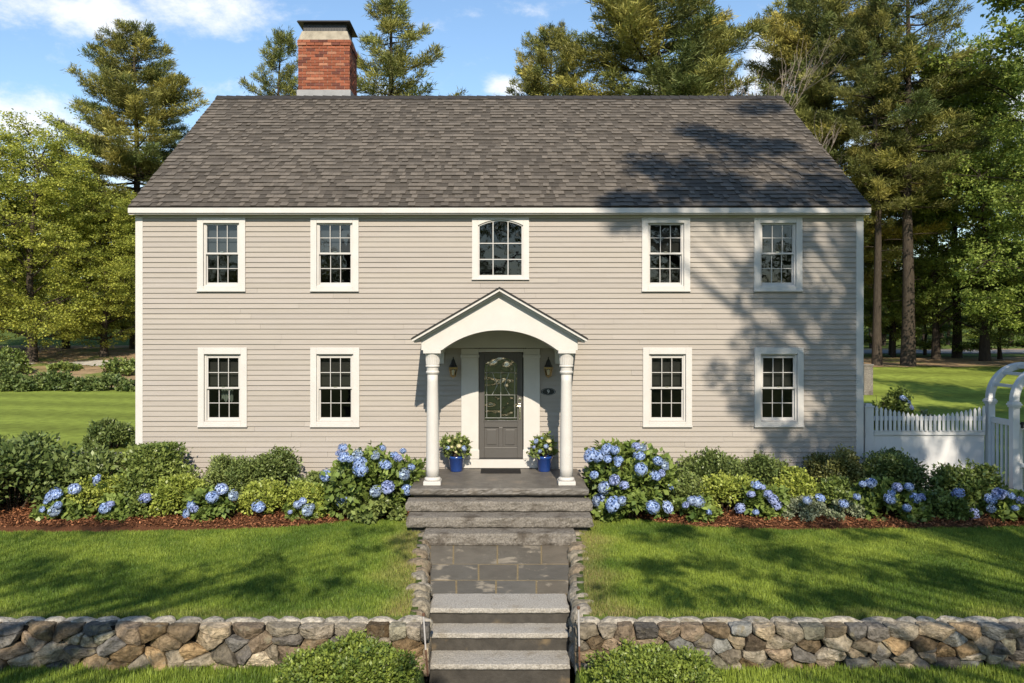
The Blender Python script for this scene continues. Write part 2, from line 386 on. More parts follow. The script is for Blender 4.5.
mown('lawn', -30, -7.2, 15.2, 44, lambda x, y: y < 43.4 + .4 * wob(x, 0, .3))
mown('lawn', 7.2, 34, 15.6, 44.4, lambda x, y: y < 43.9 + .5 * wob(x, 0, .3))
# the stripes of the mower
nt = M['mown'].node_tree; bsdf = nt.nodes['Principled BSDF']; src = bsdf.inputs['Base Color'].links[0].from_socket
tcn = nt.nodes.new('ShaderNodeTexCoord'); wv = nt.nodes.new('ShaderNodeTexWave'); wv.bands_direction = 'Y'; wv.inputs['Scale'].default_value = .085; wv.inputs['Distortion'].default_value = .6; wv.inputs['Detail Scale'].default_value = .3
mp = nt.nodes.new('ShaderNodeMapping'); mp.inputs['Rotation'].default_value = (0, 0, R(12)); nt.links.new(tcn.outputs['Object'], mp.inputs['Vector']); nt.links.new(mp.outputs[0], wv.inputs['Vector'])
mr = nt.nodes.new('ShaderNodeMapRange'); nt.links.new(wv.outputs['Fac'], mr.inputs['Value']); mr.inputs['To Min'].default_value = .84; mr.inputs['To Max'].default_value = 1.2
sc_ = nt.nodes.new('ShaderNodeVectorMath'); sc_.operation = 'SCALE'; nt.links.new(src, sc_.inputs[0]); nt.links.new(mr.outputs[0], sc_.inputs['Scale']); nt.links.new(sc_.outputs[0], bsdf.inputs['Base Color'])
sheet('side_walk', lambda x, y: True, L_(-11.6, -7.3, .25), L_(19.6, 20.9, .3), M['asphalt'], lambda x, y: .018)

# ------------------------------------------------------------------ house
HX = 6.98; WY = 15.0; BACK = 23.9; ZT = 5.47; ZB = .14
house = thing('house', (0, WY, 0), 'two-storey beige clapboard colonial house with grey shingle roof and white trim', 'house')
UPX = [-277.7, -164.6, 166.2, 278.2]; LOX = [-276.5, -164.3, 167.6, 279.0]
GLASS = dict(hw=.295)
holes = []
for o in UPX: holes.append((o / 52 - .36, o / 52 + .36, 4.13, 5.37))
for o in LOX: holes.append((o / 52 - .36, o / 52 + .36, 1.53, 2.82))
holes.append((.02 - .46, .02 + .46, 4.345, 5.40))
holes.append((-.60, .66, .3, 3.02))

EXPO = .0985
def clap(m, a0, a1, z0, z1, put, holes=()):
    """courses of clapboard; put(a, d, z) places a point a along the wall, d proud of it"""
    z = z0; row = 0
    while z < z1 - .01:
        zt = min(z + EXPO, z1); cuts = [(a0, a1)]
        for (h0, h1, hz0, hz1) in holes:
            if zt > hz0 + .001 and z < hz1 - .001:
                nc = []
                for (u, v) in cuts:
                    if h1 <= u or h0 >= v: nc.append((u, v)); continue
                    if h0 > u: nc.append((u, h0))
                    if h1 < v: nc.append((h1, v))
                cuts = nc
        for (u, v) in cuts:
            p = u
            while p < v - .001:
                q = min(v, p + random.uniform(1.8, 4.2))
                if v - q < .3: q = v
                g = random.gauss(1, .022); c = (.332 * g, .300 * g, .266 * g * random.gauss(1, .008))
                b = .0235 + random.gauss(0, .0015); w = random.gauss(0, .0009); g2 = .0012
                m.add([put(p + g2, b, z + w), put(q - g2, b, z + w), put(q - g2, .004, zt + .004), put(p + g2, .004, zt + .004), put(p + g2, 0, z + w), put(q - g2, 0, z + w)],
                      [(0, 1, 2, 3), (4, 5, 1, 0)], c)
                p = q
        z = zt; row += 1
m = MB()
clap(m, -HX + .1, HX - .1, ZB, ZT, lambda a, d, z: (a, WY - d, z), holes)
for s in (-1, 1):
    clap(m, WY + .1, BACK - .1, ZB, ZT, lambda a, d, z, s=s: (s * (HX - .03 + d), a, z))
clap(m, -HX + .1, HX - .1, ZB, ZT, lambda a, d, z: (a, BACK + d, z))
for s in (-1, 1):                                   # gable ends above the eaves
    z = ZT
    while z < 8.7:
        t = (z - 5.55) / .742; y0, y1 = WY - .2 + max(0, t), BACK + .2 - max(0, t)
        y0 = max(y0, WY + .02); y1 = min(y1, BACK - .02)
        g = random.gauss(1, .03); c = (.332 * g, .300 * g, .266 * g)
        m.add([(s * (HX - .013), y0, z), (s * (HX - .013), y1, z), (s * (HX - .026), y1, z + EXPO), (s * (HX - .026), y0, z + EXPO), (s * (HX - .03), y0, z), (s * (HX - .03), y1, z)], [(0, 1, 2, 3), (4, 5, 1, 0)], c)
        z += EXPO
# the sheathing behind the boards of the sides and back
for s in (-1, 1): m.box(s * (HX - .06) - .02, s * (HX - .06) + .02, WY + .03, BACK - .03, 0, ZT, (.3, .28, .25))
m.box(-HX + .06, HX - .06, BACK - .08, BACK - .03, 0, ZT, (.3, .28, .25))
m.build('wall', M['siding'], house)
m = MB(); m.box(-HX + .02, HX - .02, WY + .03, BACK - .03, -.3, ZB, (.3, .3, .3)); m.build('foundation', M['concrete'], house)
for s in (-1, 1):
    for yy in (WY, BACK):
        m = MB(); d = -1 if yy == WY else 1
        x0, x1 = sorted((s * (HX + .012), s * (HX - .128)))
        m.box(x0, x1, min(yy + d * .025, yy - d * .01), max(yy + d * .025, yy - d * .01), .10, ZT)
        x0, x1 = sorted((s * (HX + .012), s * (HX - .02)))
        m.box(x0, x1, min(yy - d * .01, yy - d * .13), max(yy - d * .01, yy - d * .13), .10, ZT)
        m.build('corner_board', M['white'], house, bevel=.004)

# roof
EY, EZ, RY, RZ = 14.80, 5.612, 19.45, 9.067
sl = math.hypot(RY - EY, RZ - EZ); ty, tz = (RY - EY) / sl, (RZ - EZ) / sl; ny, nz_ = -tz, ty   # along the slope, and out of it
HXR = 7.045
roof = MB()
roof.add([(-HXR, EY, EZ), (HXR, EY, EZ), (HXR, RY, RZ), (-HXR, RY, RZ), (-HXR, 2 * RY - EY, EZ), (HXR, 2 * RY - EY, EZ),
          (-HXR, EY, EZ - .05), (HXR, EY, EZ - .05), (HXR, RY, RZ - .08), (-HXR, RY, RZ - .08), (-HXR, 2 * RY - EY, EZ - .05), (HXR, 2 * RY - EY, EZ - .05)],
         [(0, 1, 2, 3), (3, 2, 5, 4), (6, 9, 8, 7), (9, 10, 11, 8), (0, 6, 7, 1), (4, 5, 11, 10), (0, 3, 9, 6), (3, 4, 10, 9), (1, 7, 8, 2), (2, 8, 11, 5)], (.06, .057, .055))
def shingles(front):
    course = .165; k = 0; u = -.012
    def P(x, u, h):
        y, z = EY + ty * u + ny * h, EZ + tz * u + nz_ * h
        return (x, y if front else 2 * RY - y, z)
    while u < sl - .03:
        u1 = min(u + course + .03, sl); x = -HXR - random.uniform(0, .25); rowtone = random.gauss(1, .035)
        while x < HXR:
            w = random.choice((.07, .09, .11, .13, .15, .19)) * random.uniform(.9, 1.1)
            a, b = max(x, -HXR), min(x + w, HXR); x += w
            if b - a < .01: continue
            hi = random.random() < .55; h0 = .030 if hi else .016; h0 *= random.uniform(.85, 1.15)
            t = random.random() ** 1.2; g = rowtone * (1.0 if hi else .64)
            c = ((.108 + .048 * t) * g, (.095 + .040 * t) * g, (.080 + .032 * t) * g)
            vs = [P(a, u, h0), P(b, u, h0), P(b, u1, h0 * .25), P(a, u1, h0 * .25)]
            if not front: vs = vs[::-1]
            roof.add(vs, [(0, 1, 2, 3)], c)
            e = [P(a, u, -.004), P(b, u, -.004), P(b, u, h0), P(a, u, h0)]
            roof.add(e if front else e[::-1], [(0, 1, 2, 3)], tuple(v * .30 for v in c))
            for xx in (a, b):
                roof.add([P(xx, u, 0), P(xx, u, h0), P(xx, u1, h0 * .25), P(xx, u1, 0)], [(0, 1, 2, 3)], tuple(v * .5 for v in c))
        u += course; k += 1
shingles(True); shingles(False)
ro = roof.build('roof', M['shingle'], house)
m = MB(); x = -HXR
while x < HXR - .01:
    b = min(x + .24, HXR); g = random.uniform(.8, 1.2)
    for s in (1, -1):
        vs = [(x, RY - s * .0, RZ + .055 + .004 * (b - x)), (b, RY, RZ + .04), (b, RY - s * .16, RZ - .085), (x, RY - s * .16, RZ - .075)]
        m.add(vs, [(0, 1, 2, 3)], (.035 * g, .033 * g, .031 * g))
    x = b
m.build('ridge_cap', M['roof_edge'], ro)
# eave trim: gutter board with crown, soffit, frieze, rake boards
for sgn in (1, -1):
    yy = lambda y: y if sgn == 1 else 2 * RY - y
    m = MB()
    def bx(y0, y1, z0, z1, e=0): m.box(-HXR + e, HXR - e, min(yy(y0), yy(y1)), max(yy(y0), yy(y1)), z0, z1)
    bx(14.79, 14.86, 5.490, 5.588, -.005); bx(14.82, 14.88, 5.466, 5.490, -.002); bx(14.88, WY + .02, 5.475, 5.498, 0)
    m.build('eave_board', M['white'], house, bevel=.006)
    m = MB(); bx(WY - .03, WY + .02, 5.424, 5.474, .20); m.build('frieze', M['white'], house)
for s in (-1, 1):
    m = MB(); pr = [(EY + .02, EZ - .005), (RY, RZ - .005), (2 * RY - EY - .02, EZ - .005), (2 * RY - EY - .02, EZ - .15), (RY, RZ - .2), (EY + .02, EZ - .15)]
    m.add([(s * (HXR - .004), y, z) for y, z in pr] + [(s * (HX - .03), y, z) for y, z in pr],
          [(0, 1, 4, 5), (1, 2, 3, 4), (6, 11, 10, 7), (7, 10, 9, 8), (0, 6, 7, 1), (1, 7, 8, 2), (5, 4, 10, 11), (4, 3, 9, 10), (0, 5, 11, 6), (2, 8, 9, 3)])
    m.build('rake_board', M['white'], house)

# chimney
def chimney():
    x0, x1, y0, y1 = -5.03, -3.75, 19.50, 20.49; zb, z1 = 9.27, 10.527
    m = MB(); m.box(x0 + .015, x1 - .015, y0 + .015, y1 - .015, 8.0, z1 - .01, (.30, .25, .20))
    rows = 19; h = (z1 - 8.80) / 24
    for r in range(24):
        z = 8.80 + r * h; out = .022 if r >= 22 else 0
        for side in range(4):
            ln = (x1 - x0) if side % 2 == 0 else (y1 - y0); p = -(.105 if r % 2 else 0)
            while p < ln - .005:
                a, b = max(p, 0), min(p + .2, ln); p += .21
                if b - a < .02: continue
                t = random.random(); g = random.gauss(1, .14)
                c = (.235 * g, .078 * g, .043 * g) if t < .66 else ((.13 * g, .048 * g, .035 * g) if t < .85 else (.31 * g, .14 * g, .085 * g))
                d = random.uniform(0, .006) + out
                if side == 0: m.box(x0 + a, x0 + b, y0 - d, y0 + .05, z + .004, z + h - .006, c)
                elif side == 2: m.box(x0 + a, x0 + b, y1 - .05, y1 + d, z + .004, z + h - .006, c)
                elif side == 1: m.box(x1 - .05, x1 + d, y0 + a + .001, y0 + b - .001, z + .004, z + h - .006, c)
                else: m.box(x0 - d, x0 + .05, y0 + a + .001, y0 + b - .001, z + .004, z + h - .006, c)
    ch = m.build('chimney', M['brick'], house)
    m = MB(); a = (x0 - .01, x1 + .01, y0 - .01, y1 + .01); b = (x0 + .07, x1 - .07, y0 + .07, y1 - .07)
    m.add([(a[0], a[2], z1), (a[1], a[2], z1), (a[1], a[3], z1), (a[0], a[3], z1), (b[0], b[2], z1 + .25), (b[1], b[2], z1 + .25), (b[1], b[3], z1 + .25), (b[0], b[3], z1 + .25)],
          [(0, 1, 5, 4), (1, 2, 6, 5), (2, 3, 7, 6), (3, 0, 4, 7), (4, 5, 6, 7)]); m.build('chimney_crown', M['concrete'], ch, bevel=.02)
    m = MB(); m.box(b[0] + .03, b[1] - .03, b[2] + .03, b[3] - .03, z1 + .25, z1 + .44)
    for i in range(16): m.box(b[0] + .03 + i * .07, b[0] + .045 + i * .07, b[2] + .022, b[2] + .03, z1 + .26, z1 + .43)
    e = .10
    m.add([(x0 - .03, y0 - .05, z1 + .44), (x1 + .03, y0 - .05, z1 + .44), (x1 + .03, y1 + .05, z1 + .44), (x0 - .03, y1 + .05, z1 + .44),
           (x0 - .01, y0 - .03, z1 + .475), (x1 + .01, y0 - .03, z1 + .475), (x1 + .01, y1 + .03, z1 + .475), (x0 - .01, y1 + .03, z1 + .475)],
          [(0, 3, 2, 1), (4, 5, 6, 7), (0, 1, 5, 4), (1, 2, 6, 5), (2, 3, 7, 6), (3, 0, 4, 7)])
    m.box(-4.52, -4.22, 19.8, 20.2, z1 + .47, z1 + .505)
    m.build('chimney_cap', M['dark_metal'], ch, bevel=.006)
    m = MB(); m.box(x0 - .035, x1 + .035, y0 - .035, y1 + .035, 8.86, zb); m.build('flashing', M['lead'], ch, bevel=.008)
chimney()

# windows
def rect_ring(m, x0, x1, z0, z1, wl, wr, wb, wt, y0, y1, col=None):
    m.box(x0, x0 + wl, y0, y1, z0, z1, col); m.box(x1 - wr, x1, y0, y1, z0, z1, col)
    m.box(x0 + wl, x1 - wr, y0, y1, z0, z0 + wb, col); m.box(x0 + wl, x1 - wr, y0, y1, z1 - wt, z1, col)
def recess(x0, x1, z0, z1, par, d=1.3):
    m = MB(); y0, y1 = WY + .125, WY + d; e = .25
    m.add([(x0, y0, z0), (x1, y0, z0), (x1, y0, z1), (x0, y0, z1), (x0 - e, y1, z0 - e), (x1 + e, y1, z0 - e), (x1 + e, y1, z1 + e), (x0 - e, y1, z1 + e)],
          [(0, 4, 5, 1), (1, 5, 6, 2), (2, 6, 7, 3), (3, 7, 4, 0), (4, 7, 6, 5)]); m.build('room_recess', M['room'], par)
def window(cx, z0, z1, g0, g1, zm, curtain=None, shade=0.0, dark=True):
    hw = .4625 if z1 > 5 else .471
    m = MB()
    x0, x1 = cx - hw, cx + hw
    rect_ring(m, x0, x1, z0 + .035, z1, .118, .118, .07, .10 if z1 > 5 else .125, WY - .045, WY + .03)       # flat casing
    rect_ring(m, x0 + .118, x1 - .118, z0 + .105, z1 - (.10 if z1 > 5 else .125), .035, .035, .03, .03, WY + .004, WY + .12)   # stop
    m.box(x0 - .006, x1 + .006, WY - .062, WY + .02, z0, z0 + .035)                          # sill nose
    w = m.build('window', M['white'], house, bevel=.005)
    gw = .29
    def sash(za, zb, y, meet_lo, meet_hi):
        m = MB(); sw = .034
        rect_ring(m, cx - gw - sw, cx + gw + sw, za, zb, sw, sw, meet_lo, meet_hi, y, y + .035)
        a0, a1 = za + meet_lo, zb - meet_hi; b = .0068
        for k in (1, 2):
            xx = cx - gw + 2 * gw * k / 3; m.box(xx - b, xx + b, y + .004, y + .03, a0, a1)
        zz = (a0 + a1) / 2
        for k in range(3):
            m.box(cx - gw + 2 * gw * k / 3 + (b if k else 0), cx - gw + 2 * gw * (k + 1) / 3 - (b if k < 2 else 0), y + .006, y + .028, zz - b, zz + b)
        s = m.build('sash', M['sash'], w, bevel=.003, seg=1)
        m = MB(); m.add([(cx - gw, y + .018, a0), (cx + gw, y + .018, a0), (cx + gw, y + .018, a1), (cx - gw, y + .018, a1)], [(0, 1, 2, 3)])
        m.build('pane', M['glass'], w)
    sash(zm - .02, g1 + .03, WY + .016, .036, .035); sash(g0 - .045, zm + .018, WY + .054, .05, .036)
    m = MB(); m.box(cx - .03, cx + .03, WY + .004, WY + .018, zm + .017, zm + .03); m.build('sash_lock', M['nickel'], w)
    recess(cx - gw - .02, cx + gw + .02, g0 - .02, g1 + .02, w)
    if shade:
        m = MB(); m.box(cx - gw - .01, cx + gw + .01, WY + .135, WY + .14, g1 - shade * (g1 - g0), g1 + .015); m.build('shade', M['shade' if not dark else 'darkshade'], w)
    if curtain:
        m = MB(); a, b, za, zb = curtain; n = 14; vs = []
        for i in range(n + 1):
            x = cx + a + (b - a) * i / n; y = WY + .20 + .025 * math.sin(i * 1.9)
            vs += [(x, y, za + .05 * math.sin(i * .9)), (x, y, zb)]
        m.add(vs, [(2 * i, 2 * i + 2, 2 * i + 3, 2 * i + 1) for i in range(n)]); m.build('curtain', M['curtain'], w, smooth=True)
for i, o in enumerate(UPX):
    window(o / 52, 4.005, 5.422, 4.18, 5.33, 4.745, shade=.5, dark=i > 1)
for i, o in enumerate(LOX):
    window(o / 52, 1.405, 2.932, 1.578, 2.735, 2.155, shade=.47, curtain=(-.1, .12, 1.9, 2.2) if i == 0 else None)

def arched_window():
    cx, hw, z0, z1 = .02, .548, 4.23, 5.43; gh = .432; zs, zc = 5.275, 5.388; g0 = 4.292
    def arc(h, zs, zc, n=18):
        r = (h * h + (zc - zs) ** 2) / (2 * (zc - zs)); a = math.asin(h / r)
        return [(cx + r * math.sin(-a + 2 * a * i / n), zc - r + r * math.cos(-a + 2 * a * i / n)) for i in range(n + 1)]
    m = MB(); top = arc(gh, zs, zc)
    m.box(cx - hw, cx - gh, WY - .045, WY + .03, z0 + .03, z1); m.box(cx + gh, cx + hw, WY - .045, WY + .03, z0 + .03, z1)
    m.box(cx - gh, cx + gh, WY - .045, WY + .03, z0 + .03, g0); m.strip(top, [(x, z1) for x, z in top], WY - .045, WY + .03)
    m.box(cx - hw - .006, cx + hw + .006, WY - .062, WY + .02, z0, z0 + .03)
    w = m.build('arched_window', M['white'], house, bevel=.004)
    m = MB(); inner = arc(gh - .028, zs - .012, zc - .028)
    m.strip(inner, top, WY - .018, WY + .03); m.box(cx - gh, cx - gh + .028, WY - .018, WY + .03, g0, zs - .012); m.box(cx + gh - .028, cx + gh, WY - .018, WY + .03, g0, zs - .012)
    m.box(cx - gh + .028, cx + gh - .028, WY - .018, WY + .03, g0, g0 + .035)
    def ztop(x): return float(np.interp(x, [p[0] for p in inner], [p[1] for p in inner]))
    b = .008
    for k in (1, 2):
        x = cx - gh + 2 * gh * k / 3; m.box(x - b, x + b, WY - .012, WY + .02, g0 + .035, ztop(x))
    for zz in (4.937, 4.628): m.box(cx - gh + .028, cx + gh - .028, WY - .01, WY + .018, zz - b, zz + b)
    m.build('sash', M['sash'], w)
    m = MB(); pts = [(x, WY + .006, z) for x, z in inner] + [(cx + gh - .028, WY + .006, g0 + .03), (cx - gh + .028, WY + .006, g0 + .03)]
    m.add(pts, [tuple(range(len(pts)))]); m.build('pane', M['glass'], w)
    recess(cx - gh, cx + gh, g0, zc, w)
arched_window()

# front door with pilasters
def door():
    cx = .025; y = WY
    m = MB()
    m.box(-.735, -.46 + .06, y - .055, y + .03, .80, 2.915); m.box(.46, .775, y - .055, y + .03, .80, 2.915)
    for a, b in ((-.735, -.40), (.46, .775)):
        m.box(a - .012, b + .012, y - .075, y - .055, 2.74, 2.80); m.box(a - .012, b + .012, y - .075, y - .055, .80, .98)
    m.box(-.40, .46, y - .05, y + .03, 2.845, 2.915)
    m.box(-.82, .86, y - .06, y + .03, .622, .798)
    m.build('door_surround', M['white'], house, bevel=.012)
    x0, x1, z0, z1 = cx - .42, cx + .42, .815, 2.835
    d = MB(); yf, yb = y - .015, y + .03
    gx0, gx1 = x0 + .105, x1 - .105; gz0, gs, gc = 1.53, 2.60, 2.74
    n = 16; r = ((gx1 - gx0) ** 2 / 4 + (gc - gs) ** 2) / (2 * (gc - gs)); a = math.asin((gx1 - gx0) / 2 / r)
    arc = [(cx + r * math.sin(-a + 2 * a * i / n), gc - r + r * math.cos(-a + 2 * a * i / n)) for i in range(n + 1)]
    d.box(x0, gx0, yf, yb, z0, z1); d.box(gx1, x1, yf, yb, z0, z1); d.strip(arc, [(x, z1) for x, _ in arc], yf, yb)
    d.box(gx0, gx1, yf, yb, 1.40, gz0); d.box(gx0, gx1, yf, yb, z0, 1.02); d.box(cx - .04, cx + .04, yf, yb, 1.02, 1.40)
    for p0, p1 in ((gx0, cx - .04), (cx + .04, gx1)):
        d.box(p0, p1, yf + .022, yb, 1.02, 1.40); d.box(p0 + .045, p1 - .045, yf + .006, yf + .022, 1.065, 1.355)
    dr = d.build('door', M['door'], house, bevel=.006)
    m = MB(); pts = [(x, yf + .02, z) for x, z in arc] + [(gx1, yf + .02, gz0), (gx0, yf + .02, gz0)]
    m.add(pts, [tuple(range(len(pts)))]); m.build('door_glass', M['doorglass'], dr)
    m = MB(); b = .006
    inset = [(cx + (x - cx) * .86, z - .035) for x, z in arc]
    for i in range(n): m.tube([(inset[i][0], yf + .012, inset[i][1]), (inset[i + 1][0], yf + .012, inset[i + 1][1])], b, 4)
    for q in (-1, 1): m.tube([(cx + q * (gx1 - gx0) / 2 * .86, yf + .012, gs - .03), (cx + q * (gx1 - gx0) / 2 * .86, yf + .012, gz0 + .05)], b, 4)
    for zz in (gz0 + .05, 2.02, 2.45): m.tube([(gx0 + .01, yf + .012, zz), (gx1 - .01, yf + .012, zz)], b, 4)
    m.tube([(cx, yf + .012, gz0 + .05), (cx, yf + .012, 2.45)], b, 4)
    for q in (-1, 1): m.tube([(cx + q * .17, yf + .012, 2.02), (cx + q * .07, yf + .012, 2.2), (cx + q * .16, yf + .012, 2.45)], b, 4)
    m.build('glass_leading', M['came'], dr)
    m = MB(); rect_ring(m, gx0 - .02, gx1 + .02, gz0 - .02, gs + .0, .022, .022, .022, .001, yf - .012, yf); m.build('glass_bead', M['door'], dr, bevel=.004)
    m = MB(); hx = x1 - .055
    m.lathe([(.001, 0), (.028, .002), (.03, .012), (.001, .014)], 0, 0, 16)
    vs = m.v; m2 = MB(); m2.add([(hx + x, yf - z, 1.94 + y_) for x, y_, z in vs], m.f)
    m2.box(hx - .022, hx + .022, yf - .014, yf, 1.55, 1.86); m2.tube([(hx, yf - .012, 1.80), (hx, yf - .055, 1.78), (hx, yf - .06, 1.7), (hx, yf - .05, 1.62), (hx, yf - .012, 1.59)], .011, 8)
    m2.box(hx - .05, hx + .02, yf - .045, yf - .02, 1.79, 1.815)
    m2.build('handle', M['nickel'], dr, bevel=.003)
    m = MB(); m.box(x0 - .02, x1 + .02, y - .07, y + .03, .798, .816); m.build('threshold', M['dark_metal'], dr)
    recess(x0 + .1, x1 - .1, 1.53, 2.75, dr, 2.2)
door()

# porch: gable roof on a barrel vault, two columns
def porch():
    yf = 13.30; half = 1.335; zb = 2.925; zc = 3.265; sh = .985; pk = 3.90
    n = 28; r = (sh * sh + (zc - zb) ** 2) / (2 * (zc - zb)); a = math.asin(sh / r)
    arc = [(r * math.sin(-a + 2 * a * i / n), zc - r + r * math.cos(-a + 2 * a * i / n)) for i in range(n + 1)]
    slope = (3.985 - 3.135) / 1.47
    top = lambda x: 3.925 - abs(x) * slope
    m = MB()
    lo = [(-half, zb)] + arc + [(half, zb)]
    m.strip(lo, [(x, top(x)) for x, _ in lo], yf, yf + .11)
    pf = m.build('pediment', M['white'], house, bevel=.004)
    m = MB(); vs = []
    for x, z in arc: vs += [(x, yf + .11, z), (x, WY - .002, z)]
    m.add(vs, [(2 * i, 2 * i + 1, 2 * i + 3, 2 * i + 2) for i in range(n)]); m.sm = False
    m.build('vault', M['white'], house, smooth=True)
    m = MB(); m.strip([(x, 2.926) for x, _ in arc], arc, WY - .04, WY + .02)                 # tympanum over the door
    m.build('tympanum', M['white'], house)
    for s in (-1, 1):
        x0, x1 = sorted((s * half, s * sh)); m = MB(); m.box(x0, x1, yf + .11, WY, zb, top(half) - .02); m.build('side_beam', M['white'], house, bevel=.004)
        x0, x1 = sorted((s * (half + .001), s * (half - .14)))
        m = MB(); prof = [(sh * 1.0, zb), (sh, zb - .22)]
        m.box(*sorted((s * 1.06, s * 1.25)), WY - .05, WY + .02, 2.62, zb); m.box(*sorted((s * 1.04, s * 1.27)), WY - .07, WY - .05, 2.86, zb)
        m.build('bracket', M['white'], house, bevel=.01)
    # roof slabs with white crown under the shingles
    E = 1.475; yo = 13.14
    for s in (-1, 1):
        m = MB(); p = lambda x, d: (s * x, 3.985 - x * slope + d)
        def slab(xa, xb, d0, d1, y0, y1):
            q = [p(xa, d0), p(xb, d0), p(xb, d1), p(xa, d1)]
            if s < 0: q = q[::-1]
            m.prism(q, y0, y1)
        slab(0, E, -.062, -.016, yo, WY); slab(0, E - .03, -.10, -.062, yo + .07, WY)
        m.build('rake_moulding', M['white'], house, bevel=.004)
        m = MB(); slab(0, E + .018, -.014, .008, yo - .018, WY); slab(0, E + .0, .008, .016, yo + .03, WY)
        m.build('porch_shingles', M['roof_edge'], house)
    for s in (-1, 1):
        cx, cy_ = s * 1.152, 13.44; fl = .618
        m = MB(); rb = .112; prof = []
        for i in range(13):
            t = i / 12; prof.append((rb * (1 - .20 * t ** 1.7), fl + .125 + t * (2.53 - fl - .125)))
        m.lathe(prof, cx, cy_, 28); m.sm = True
        c = m.build('column', M['white'], house, smooth=True)
        m = MB(); m.box(cx - .148, cx + .148, cy_ - .148, cy_ + .148, fl, fl + .065); m.lathe([(.13, fl + .065), (.142, fl + .085), (.138, fl + .105), (.118, fl + .118), (.114, fl + .13)], cx, cy_, 28)
        m.build('base', M['white'], c, bevel=.006)
        m = MB(); m.lathe([(.09, 2.50), (.112, 2.53), (.118, 2.548), (.108, 2.56), (.100, 2.575), (.102, 2.63), (.122, 2.64), (.122, 2.655), (.108, 2.665), (.115, 2.80), (.128, 2.86), (.128, 2.87)], cx, cy_, 28)
        for j in range(20):
            t = 2 * math.pi * j / 20; m.tube([(cx + .109 * math.cos(t), cy_ + .109 * math.sin(t), 2.675), (cx + .12 * math.cos(t), cy_ + .12 * math.sin(t), 2.84)], .007, 4)
        m.box(cx - .150, cx + .150, cy_ - .150, cy_ + .150, 2.87, zb)
        m.build('capital', M['white'], c, bevel=.004)
porch()

# landing, steps and walk
def rough_slab(name, x0, x1, y0, y1, z0, z1, mat, parent, seed, rough=.022, edge=.03):
    """a split-faced granite slab: fine grid box whose front and ends are chipped"""
    m = MB(); nx = max(8, int((x1 - x0) / .045)); ny = 5; nz2 = 5
    V = {}
    def vert(i, j, k):
        key = (i, j, k)
        if key in V: return V[key]
        x = x0 + (x1 - x0) * i / nx; y = y0 + (y1 - y0) * j / ny; z = z0 + (z1 - z0) * k / nz2
        q = Vector((x * 5 + seed, y * 5, z * 9))
        dn = noise.noise(q) + .6 * noise.noise(q * 2.7) + .4 * noise.noise(q * 6)
        if j == 0:
            y += rough * (dn - .2); 
            if k == nz2: y += edge * (.55 + .45 * noise.noise(Vector((x * 8, seed, 1)))); z -= .004
            if k == 0: y += edge * .5
            if k == nz2 - 1: y += edge * .08
        if i == 0: x += .02 * dn + (.02 if k in (0, nz2) else 0)
        if i == nx: x += .02 * dn - (.02 if k in (0, nz2) else 0)
        if k == nz2: z += .004 * dn
        V[key] = m.n; m.add([(x, y, z)], []); return V[key]
    def quad(a, b, c, d): m.f.append((vert(*a), vert(*b), vert(*c), vert(*d))); m.smooth.append(False)
    for i in range(nx):
        for k in range(nz2): quad((i, 0, k), (i + 1, 0, k), (i + 1, 0, k + 1), (i, 0, k + 1)); quad((i, ny, k), (i, ny, k + 1), (i + 1, ny, k + 1), (i + 1, ny, k))
        for j in range(ny): quad((i, j, nz2), (i + 1, j, nz2), (i + 1, j + 1, nz2), (i, j + 1, nz2)); quad((i, j, 0), (i, j + 1, 0), (i + 1, j + 1, 0), (i + 1, j, 0))
    for j in range(ny):
        for k in range(nz2): quad((0, j, k), (0, j, k + 1), (0, j + 1, k + 1), (0, j + 1, k)); quad((nx, j, k), (nx, j + 1, k), (nx, j + 1, k + 1), (nx, j, k + 1))
    return m.build(name, mat, parent, smooth=False)
steps = thing('porch_steps', (0, 13.1, 0), 'split-faced granite landing and three broad steps under the porch', 'steps')
rough_slab('landing_slab', -1.50, 1.50, 13.07, WY - .065, .50, .616, M['landing'], steps, 1)
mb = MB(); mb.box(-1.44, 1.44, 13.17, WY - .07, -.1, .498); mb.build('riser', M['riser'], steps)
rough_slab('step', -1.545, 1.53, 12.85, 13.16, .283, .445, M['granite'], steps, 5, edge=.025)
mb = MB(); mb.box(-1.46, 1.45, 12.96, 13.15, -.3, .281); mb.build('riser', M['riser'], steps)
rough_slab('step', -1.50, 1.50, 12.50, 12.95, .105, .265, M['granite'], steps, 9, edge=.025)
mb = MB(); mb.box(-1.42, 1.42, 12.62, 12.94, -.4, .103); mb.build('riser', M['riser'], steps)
rough_slab('step', -1.20, 1.20, 12.20, 12.61, -.098, .087, M['granite'], steps, 14, edge=.025)

low = thing('garden_steps', (0, 9.2, -.5), 'three pale granite treads with dark risers between the two fieldstone walls', 'steps')
def lstep(hw, yf, yb, z, seed):
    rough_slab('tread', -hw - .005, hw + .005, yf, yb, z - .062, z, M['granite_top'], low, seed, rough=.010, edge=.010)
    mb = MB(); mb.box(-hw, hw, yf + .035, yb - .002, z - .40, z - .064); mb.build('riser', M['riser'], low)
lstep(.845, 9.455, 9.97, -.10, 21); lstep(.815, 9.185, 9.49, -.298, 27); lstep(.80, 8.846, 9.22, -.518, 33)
mb = MB(); mb.box(-.82, .82, 7.2, 8.87, -1.1, -.76); tag(mb.build('lower_path', M['riser']), kind='structure')

